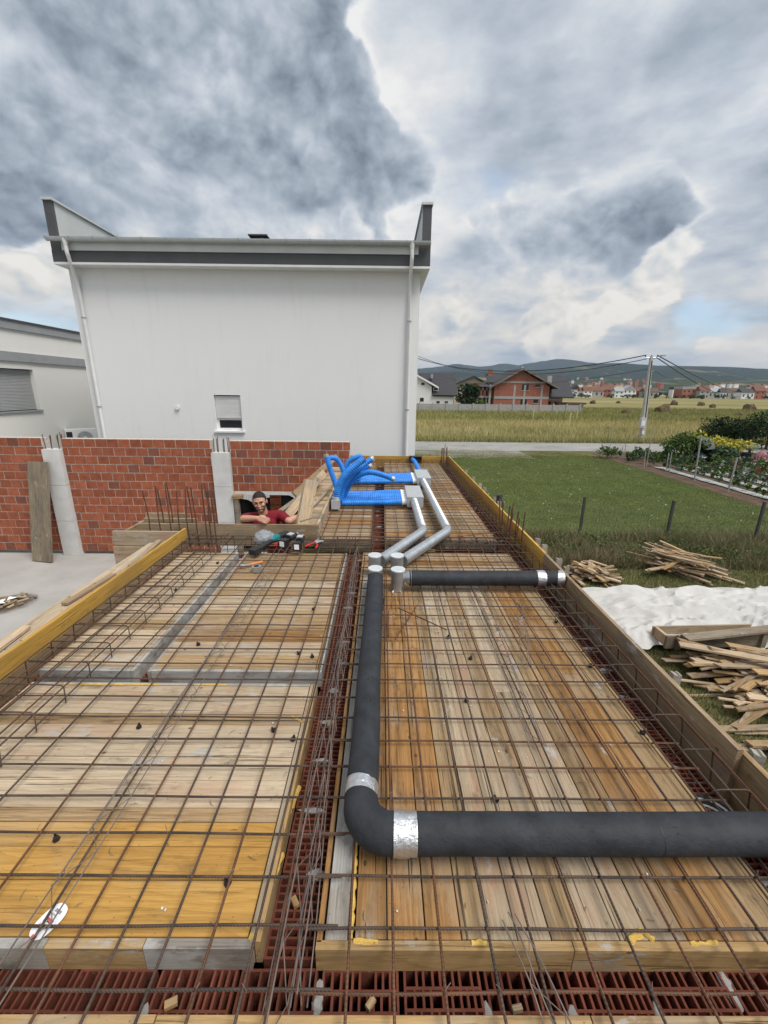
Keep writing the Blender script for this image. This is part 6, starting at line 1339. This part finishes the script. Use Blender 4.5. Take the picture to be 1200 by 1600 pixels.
# oval printed tag
a = PZ(52, 1464, .012); c = PZ(100, 1416, .012); ctr = (a + c) / 2; ang = math.atan2(c.y - a.y, c.x - a.x); L2 = (c - a).length / 2 * 1.12
t = empty('oval_tag', (ctr.x, ctr.y, .012), ang, 'white oval steel tag with black and red print lying on the yellow boards', 'tag')
out_ = [(L2 * math.copysign(abs(math.cos(x)) ** .75, math.cos(x)), .035 * math.copysign(abs(math.sin(x)) ** .8, math.sin(x))) for x in [2 * math.pi * i / 32 for i in range(32)]]
MB().poly(out_, 0, .0015, 'Z').build('card', PAPER, t)
def pr(x0, x1, y0, y1, m_, nm_='print_bar'): MB().box((x0, y0, .0016), (x1, y1, .0019)).build(nm_, m_, t)
pr(-.001, .006, -.017, .019, INKR); pr(-.0045, -.0015, -.019, .006, INK); pr(-.0505, -.041, -.012, .008, INKR); pr(-.008, -.0055, .008, .020, INKR)
for k in range(13): pr(.024, .033, -.013 + k * .0021, -.013 + k * .0021 + (.0012 if k % 3 else .0007), INK, 'barcode_bar')
def text(s_, x, y, size, m_):
    cu = bpy.data.curves.new('print_text', 'FONT'); cu.body = s_; cu.size = size; cu.align_x = 'CENTER'; cu.extrude = .00005
    o = bpy.data.objects.new('tmp', cu); C.objects.link(o); me = bpy.data.meshes.new_from_object(o.evaluated_get(bpy.context.evaluated_depsgraph_get())); bpy.data.objects.remove(o)
    me.materials.clear(); me.materials.append(m_); o = bpy.data.objects.new('print_text', me); o['kind'] = 'stuff'; o.location = (x, y, .0019); o.rotation_euler.z = -math.pi / 2; link(o, t)
text('36 FOM', -.022, .002, .0125, INK); text('B500B', .0145, .002, .007, INK)

# ------------------------------------------------------------------ the man in the notch
SKIN, q, bb = base('skin', .55, 0, .3); co = q.n('ShaderNodeTexCoord').outputs['Object']
q.l(q.ramp(q.noise(co, 9, 4, .6), [(.3, (.43, .225, .15)), (.7, (.54, .31, .215))]), bb.inputs['Base Color']); bb.inputs['Subsurface Weight'].default_value = .08; bb.inputs['Subsurface Radius'].default_value = (.02, .008, .004)
SHIRT = simple('red_shirt', (.18, .010, .020), .85, var=.2, scale=10, bump=.35, bscale=25); JEANS = simple('work_trousers', (.05, .055, .075), .9, var=.2, scale=12, bump=.3)
HAIR = simple('dark_hair', (.022, .016, .013), .7, var=.4, scale=60, bump=.6, bscale=150); BOOT = simple('boot_leather', (.10, .06, .035), .7)
man = empty('person', (-1.38, 5.2, -1.33), 0, 'bearded man in a dark red polo shirt leaning over the notch board, smiling', 'person', )
MO = Vector(man.location)
def ico(b, c, r, sub=3, rot=None):
    tmp = bmesh.new(); bmesh.ops.create_icosphere(tmp, subdivisions=sub, radius=1)
    r = (r, r, r) if not isinstance(r, tuple) else r; M = rot or Matrix.Identity(3)
    b.add([M @ Vector((v.co.x * r[0], v.co.y * r[1], v.co.z * r[2])) + Vector(c) for v in tmp.verts], [tuple(x.index for x in f.verts) for f in tmp.faces]); tmp.free()
def limb(b, pts, rs, seg=14):
    P = []; R2 = []
    for i in range(len(pts) - 1):
        for j in range(6): f = j / 6; P.append(Vector(pts[i]).lerp(Vector(pts[i + 1]), f)); R2.append(rs[i] + (rs[i + 1] - rs[i]) * f)
    P.append(Vector(pts[-1])); R2.append(rs[-1]); b.tube(P, R2, seg)
    for p, r in zip(pts, rs): ico(b, p, r * .99, 2)
def fuse(b, name, m, parent, voxel, smooth=4, loc=MO):
    b.v = [(x - loc.x, y - loc.y, z - loc.z) for x, y, z in b.v]
    me = b.mesh(name, m); tmp = bpy.data.objects.new('tmp', me); C.objects.link(tmp)
    r = tmp.modifiers.new('r', 'REMESH'); r.mode = 'VOXEL'; r.voxel_size = voxel; s = tmp.modifiers.new('s', 'SMOOTH'); s.iterations = smooth; s.factor = .5
    dg = bpy.context.evaluated_depsgraph_get(); me2 = bpy.data.meshes.new_from_object(tmp.evaluated_get(dg)); bpy.data.objects.remove(tmp)
    me2.materials.clear(); me2.materials.append(m); me2.polygons.foreach_set('use_smooth', [True] * len(me2.polygons)); me2.name = name
    return inst(name, me2, parent)
HC = Vector((-1.498, 4.985, .355)); HR = Matrix.Rotation(math.radians(-7), 3, 'Y') @ Matrix.Rotation(math.radians(8), 3, 'Z') @ Matrix.Rotation(math.radians(6), 3, 'X')
hd = lambda x, y, z: HC + HR @ Vector((x, y, z))      # head space: face towards -Y
b = MB()
ico(b, hd(0, .012, .022), (.079, .097, .098), 4, HR); ico(b, hd(0, -.022, -.045), (.062, .066, .074), 4, HR); ico(b, hd(0, -.055, -.088), (.034, .032, .026), 3, HR)
limb(b, [hd(0, -.088, .016), hd(0, -.102, -.012), hd(0, -.108, -.028)], [.008, .011, .014], 8)
for s in (-1, 1):
    ico(b, hd(s * .080, .015, -.008), (.010, .022, .033), 3, HR); ico(b, hd(s * .040, -.066, -.022), (.024, .020, .018), 3, HR); limb(b, [hd(s * .014, -.088, .030), hd(s * .050, -.076, .030)], [.009, .008], 8)
    ico(b, hd(s * .013, -.102, -.030), (.008, .010, .008), 2, HR)
ico(b, hd(0, -.087, -.056), (.026, .012, .010), 3, HR)
sL, sR = Vector((-1.675, 5.04, .125)), Vector((-1.285, 5.10, .150)); eL, wL = Vector((-1.655, 4.79, .195)), Vector((-1.465, 4.728, .222)); eR, wR = Vector((-1.15, 4.97, .115)), Vector((-1.045, 5.08, .150))
limb(b, [hd(0, .03, -.06), (-1.485, 5.06, .17), (-1.47, 5.10, .08)], [.055, .060, .085])
limb(b, [(-1.475, 5.10, .06), (-1.42, 5.20, -.12), (-1.38, 5.26, -.34), (-1.37, 5.28, -.45)], [.135, .125, .12, .13])
limb(b, [(-1.48, 5.08, .12), sL], [.075, .058]); limb(b, [(-1.46, 5.09, .12), sR], [.075, .058])
limb(b, [sL, sL.lerp(eL, .5), eL], [.056, .048, .042]); limb(b, [eL, eL.lerp(wL, .4), wL], [.042, .041, .029])
limb(b, [sR, sR.lerp(eR, .5), eR], [.056, .048, .042]); limb(b, [eR, eR.lerp(wR, .4), wR], [.042, .040, .028])
for s in (-1, 1): limb(b, [(-1.37 + s * .09, 5.28, -.48), (-1.37 + s * .11, 5.22, -.88), (-1.37 + s * .11, 5.28, -1.26), (-1.37 + s * .11, 5.30, -1.30)], [.095, .062, .042, .042]); limb(b, [(-1.37 + s * .11, 5.32, -1.30), (-1.37 + s * .12, 5.16, -1.31)], [.036, .026])
def hand(b, w, d1, side, curl, spread):
    """palm and five bent fingers; d1 pointing from wrist to knuckles, side towards the thumb"""
    d1 = Vector(d1).normalized(); side = Vector(side); side = (side - d1 * side.dot(d1)).normalized(); nrm = d1.cross(side).normalized() * curl
    kn = w + d1 * .085
    for k in range(4): limb(b, [w + side * (.010 - .007 * k) * 1.2, kn + side * (.027 - .018 * k)], [.017, .0125], 8)
    for k, L_ in enumerate((.074, .082, .076, .060)):
        p = kn + side * (.030 - .020 * k) * spread; a = d1; pts = [p]
        for j, (f, bend) in enumerate(((.45, .45), (.32, 1.0), (.23, 1.5))): dd = (a * math.cos(bend) + nrm * math.sin(bend)); p = p + dd * L_ * f; pts.append(p)
        limb(b, pts, [.0105, .0098, .009, .0078], 8)
    p = w + side * .026 + d1 * .022; limb(b, [w + side * .010 + d1 * .01, p + side * .012 + d1 * .012, p + side * .020 + d1 * .042 + nrm * .014, p + side * .014 + d1 * .062 + nrm * .026], [.017, .0135, .0115, .0095], 8)
hand(b, wL, (.9, -.25, -.12), (.1, .3, .6), -1, 1.05); hand(b, wR, (.75, .25, .35), (.0, -.4, .8), 1, 1)
fuse(b, 'body', SKIN, man, .0045, 5)
# shirt with collar and short sleeves
b = MB()
limb(b, [(-1.475, 5.10, .065), (-1.42, 5.20, -.12), (-1.38, 5.26, -.36), (-1.37, 5.27, -.46)], [.152, .148, .142, .150], 20)
limb(b, [(-1.48, 5.08, .115), sL, sL.lerp(eL, .45), sL.lerp(eL, .66)], [.092, .072, .064, .064]); limb(b, [(-1.46, 5.09, .115), sR, sR.lerp(eR, .45), sR.lerp(eR, .66)], [.092, .072, .064, .062])
limb(b, [(-1.55, 5.02, .06), (-1.40, 5.03, .06)], [.085, .085]); limb(b, [(-1.485, 5.09, .13), (-1.487, 5.075, .165)], [.085, .072])
fuse(b, 'shirt', SHIRT, man, .008, 6)
cb = MB()
for s in (-1, 1): cb.tube([Vector((-1.487, 5.07, .185)) + Vector((s * .066 * math.sin(a), -.062 * math.cos(a) , .014 * -math.cos(a) )) for a in [math.radians(12 + 156 * i / 10) for i in range(11)]], [.006] + [.011] * 9 + [.008], 6)
cb.v = [tuple(Vector(v) - MO) for v in cb.v]; cb.build('collar', SHIRT, man, True)
b = MB()
limb(b, [(-1.37, 5.28, -.44), (-1.37, 5.28, -.52)], [.145, .14])
for s in (-1, 1): limb(b, [(-1.37 + s * .09, 5.28, -.50), (-1.37 + s * .11, 5.22, -.88), (-1.37 + s * .11, 5.28, -1.26)], [.112, .080, .066])
fuse(b, 'trousers', JEANS, man, .010, 5)
for s in (-1, 1): b = MB(); limb(b, [(-1.37 + s * .11, 5.32, -1.27), (-1.37 + s * .12, 5.12, -1.29)], [.052, .042]); fuse(b, 'boot', BOOT, man, .008, 4)
def shell(name, c, rad, keep, m, sub=5, amp=.004):
    tmp = bmesh.new(); bmesh.ops.create_icosphere(tmp, subdivisions=sub, radius=1); bb_ = MB()
    idx = {}; fs = []
    for f in tmp.faces:
        cc = f.calc_center_median()
        if keep(Vector((cc.x * rad[0] + c[0], cc.y * rad[1] + c[1], cc.z * rad[2] + c[2]))):
            for v in f.verts:
                if v.index not in idx: idx[v.index] = len(bb_.v); p = Vector((v.co.x * rad[0], v.co.y * rad[1], v.co.z * rad[2])) * (1 + amp * 8 * mnoise.noise(v.co * 9)) + Vector(c); bb_.v.append(tuple(hd(*p) - MO))
            fs.append(tuple(idx[v.index] for v in f.verts))
    tmp.free(); bb_.f = fs; return bb_.build(name, m, man, True)
shell('hair', (0, .014, .026), (.0835, .1015, .1025), lambda p: (p.z > .062 and p.y > -.085 - (p.z - .062) * .3 and p.z > .062 + (-p.y - .04) * .6) or (p.y > .012 and p.z > -.035) or (abs(p.x) > .055 and p.y > -.03 and p.z > .005), HAIR)
shell('beard', (0, -.022, -.047), (.0640, .0690, .0765), lambda p: p.y < .03 and (p.z < -.068 or (abs(p.x) > .044 and p.z < -.012) or (abs(p.x) < .04 and -.046 < p.z < -.034 and p.y < -.08)) and not (abs(p.x) < .022 and -.066 < p.z < -.048), simple('dark_beard', (.13, .085, .065), .85, var=.4, scale=80, bump=.5, bscale=160))
for s in (-1, 1):
    b = MB(); ico(b, hd(s * .031, -.0825, .0125) - MO, (.0105, .005, .0048), 3, HR); b.build('eye', simple('eye_dark%d' % s, (.02, .015, .012), .3), man, True)
    MB().tube([hd(s * .014, -.098, .027) - MO, hd(s * .032, -.094, .033) - MO, hd(s * .052, -.080, .028) - MO], [.004, .0048, .002], 6).build('eyebrow', HAIR, man, True)
MB().tube([hd(-.020, -.0915, -.052) - MO, hd(-.008, -.0985, -.057) - MO, hd(.008, -.0985, -.057) - MO, hd(.020, -.0915, -.052) - MO], [.0008, .0022, .0022, .0008], 6).build('teeth', PAPER, man, True)
MB().tube([hd(-.022, -.089, -.053) - MO, hd(0, -.0985, -.0625) - MO, hd(.022, -.089, -.053) - MO], [.0015, .0035, .0015], 6).build('lip', simple('lip', (.36, .13, .10), .5), man, True)
t = empty('work_trestle', (-1.37, 5.25, -2.2), 0, 'wooden trestle in the notch that the man stands on, mostly hidden', 'trestle')
MB().box((-.6, -.2, .815), (.6, .2, .85)).build('platform_board', W_OLD, t)
for a in (-.5, .5):
    for c in (-.15, .15): MB().box((a - .03, c - .03, 0), (a + .03, c + .03, .813)).build('leg', W_OLD, t)

# ------------------------------------------------------------------ each repeat gets a label that finds it
from bpy_extras.object_utils import world_to_camera_view
bpy.context.view_layer.update()
def scr(o): p = world_to_camera_view(sc, cam, o.matrix_world.translation); return p.x, -p.y
def nth(n): return {1: 'first', 2: 'second', 3: 'third', 4: 'fourth', 5: 'fifth', 6: 'sixth', 7: 'seventh', 8: 'eighth', 9: 'ninth', 10: 'tenth', 11: 'eleventh', 12: 'twelfth'}.get(n, '%dth' % n if n % 10 not in (1, 2, 3) or n in (11, 12, 13) else '%d%s' % (n, {1: 'st', 2: 'nd', 3: 'rd'}[n % 10]))
def order(group, fmt, key=0, bands=None, bandkey=None):
    """label the members of a group by their place, counted within each band"""
    obs = [o for o in C.objects if o.get('group') == group]
    if not bands: sets_ = [('', obs)]
    else:
        so = sorted(obs, key=bandkey); k = len(so) / len(bands); sets_ = [(bands[i], so[int(i * k):int((i + 1) * k)]) for i in range(len(bands))]
    for bn, ob in sets_:
        for i, o in enumerate(sorted(ob, key=lambda q: scr(q)[key])): o['label'] = fmt.format(n=nth(i + 1), b=bn)
zk = lambda o: o.matrix_world.translation.z
LAY = ['bottom', 'lower middle', 'upper middle', 'top']
for gname, what in (('heap of short offcuts by the slab', 'short sawn offcut'), ('heap of long slats below the fence', 'long pallet slat'), ('big lumber heap beside the sheet', 'plank of the big lumber heap'), ('nearer jumble of lumber', 'plank of the near jumble')):
    order(gname, '{n} ' + what + ' from the left, {b} layer' + (', heap by the slab' if 'offcut' in what else ', heap below the weeds' if 'slat' in what else ''), 0, LAY, zk)
order('cross slats in the far heap', '{n} cross slat from the left in the pallet heap below the weeds')
order('planks lying apart on the grass', '{n} from the left of the planks lying apart on the grass')
order('dense vegetables by the road', '{n} from the left, {b} row of dense vegetables by the road', 0, ['nearest', 'near', 'middle', 'far', 'farthest'], lambda o: o.location.y)
order('vegetables in the garden rows', '{n} plant from the left in the {b} part of the film rows', 0, ['nearest', 'near', 'near middle', 'middle', 'far middle', 'far', 'farthest'], lambda o: o.location.y)
order('plastic spacers on the left boards', '{n} black plastic spacer from the left on the left hand boards')
order('plastic spacers on the right boards', '{n} black plastic spacer from the left on the right hand boards')
order('stakes outside the far right board', '{n} grey stake top from the far end outside the far right yellow board', 0)
order('starter bars at the left corner', '{n} thin rusty starter bar from the left in the left corner cluster')
order('starter bars on the right edge', '{n} rusty starter bar from the left in the cluster on the right edge')
order('starter bars at the far corner', '{n} starter bar from the left in the far right corner of the slab')
order('bars on the left white column', '{n} thin bar from the left on top of the left white column')
order('bars on the right white column', '{n} thin bar from the left on top of the right white column')
order('burnt heap of scraps in the yard', '{n} splintered wood chip from the left, {b} half of the burnt heap', 0, ['far', 'near'], lambda o: -o.location.y)
order('paper scraps on the burnt heap', '{n} white paper scrap from the left on the burnt heap')
order('village houses on the far slope', '{n} tiny village house from the left, {b} band of the slope', 0, ['lower', 'upper'], lambda o: o.location.y)
order('trees among the town houses', '{n} small far tree from the left, {b} the town houses', 0, ['in front of', 'among', 'behind'], lambda o: o.location.y)
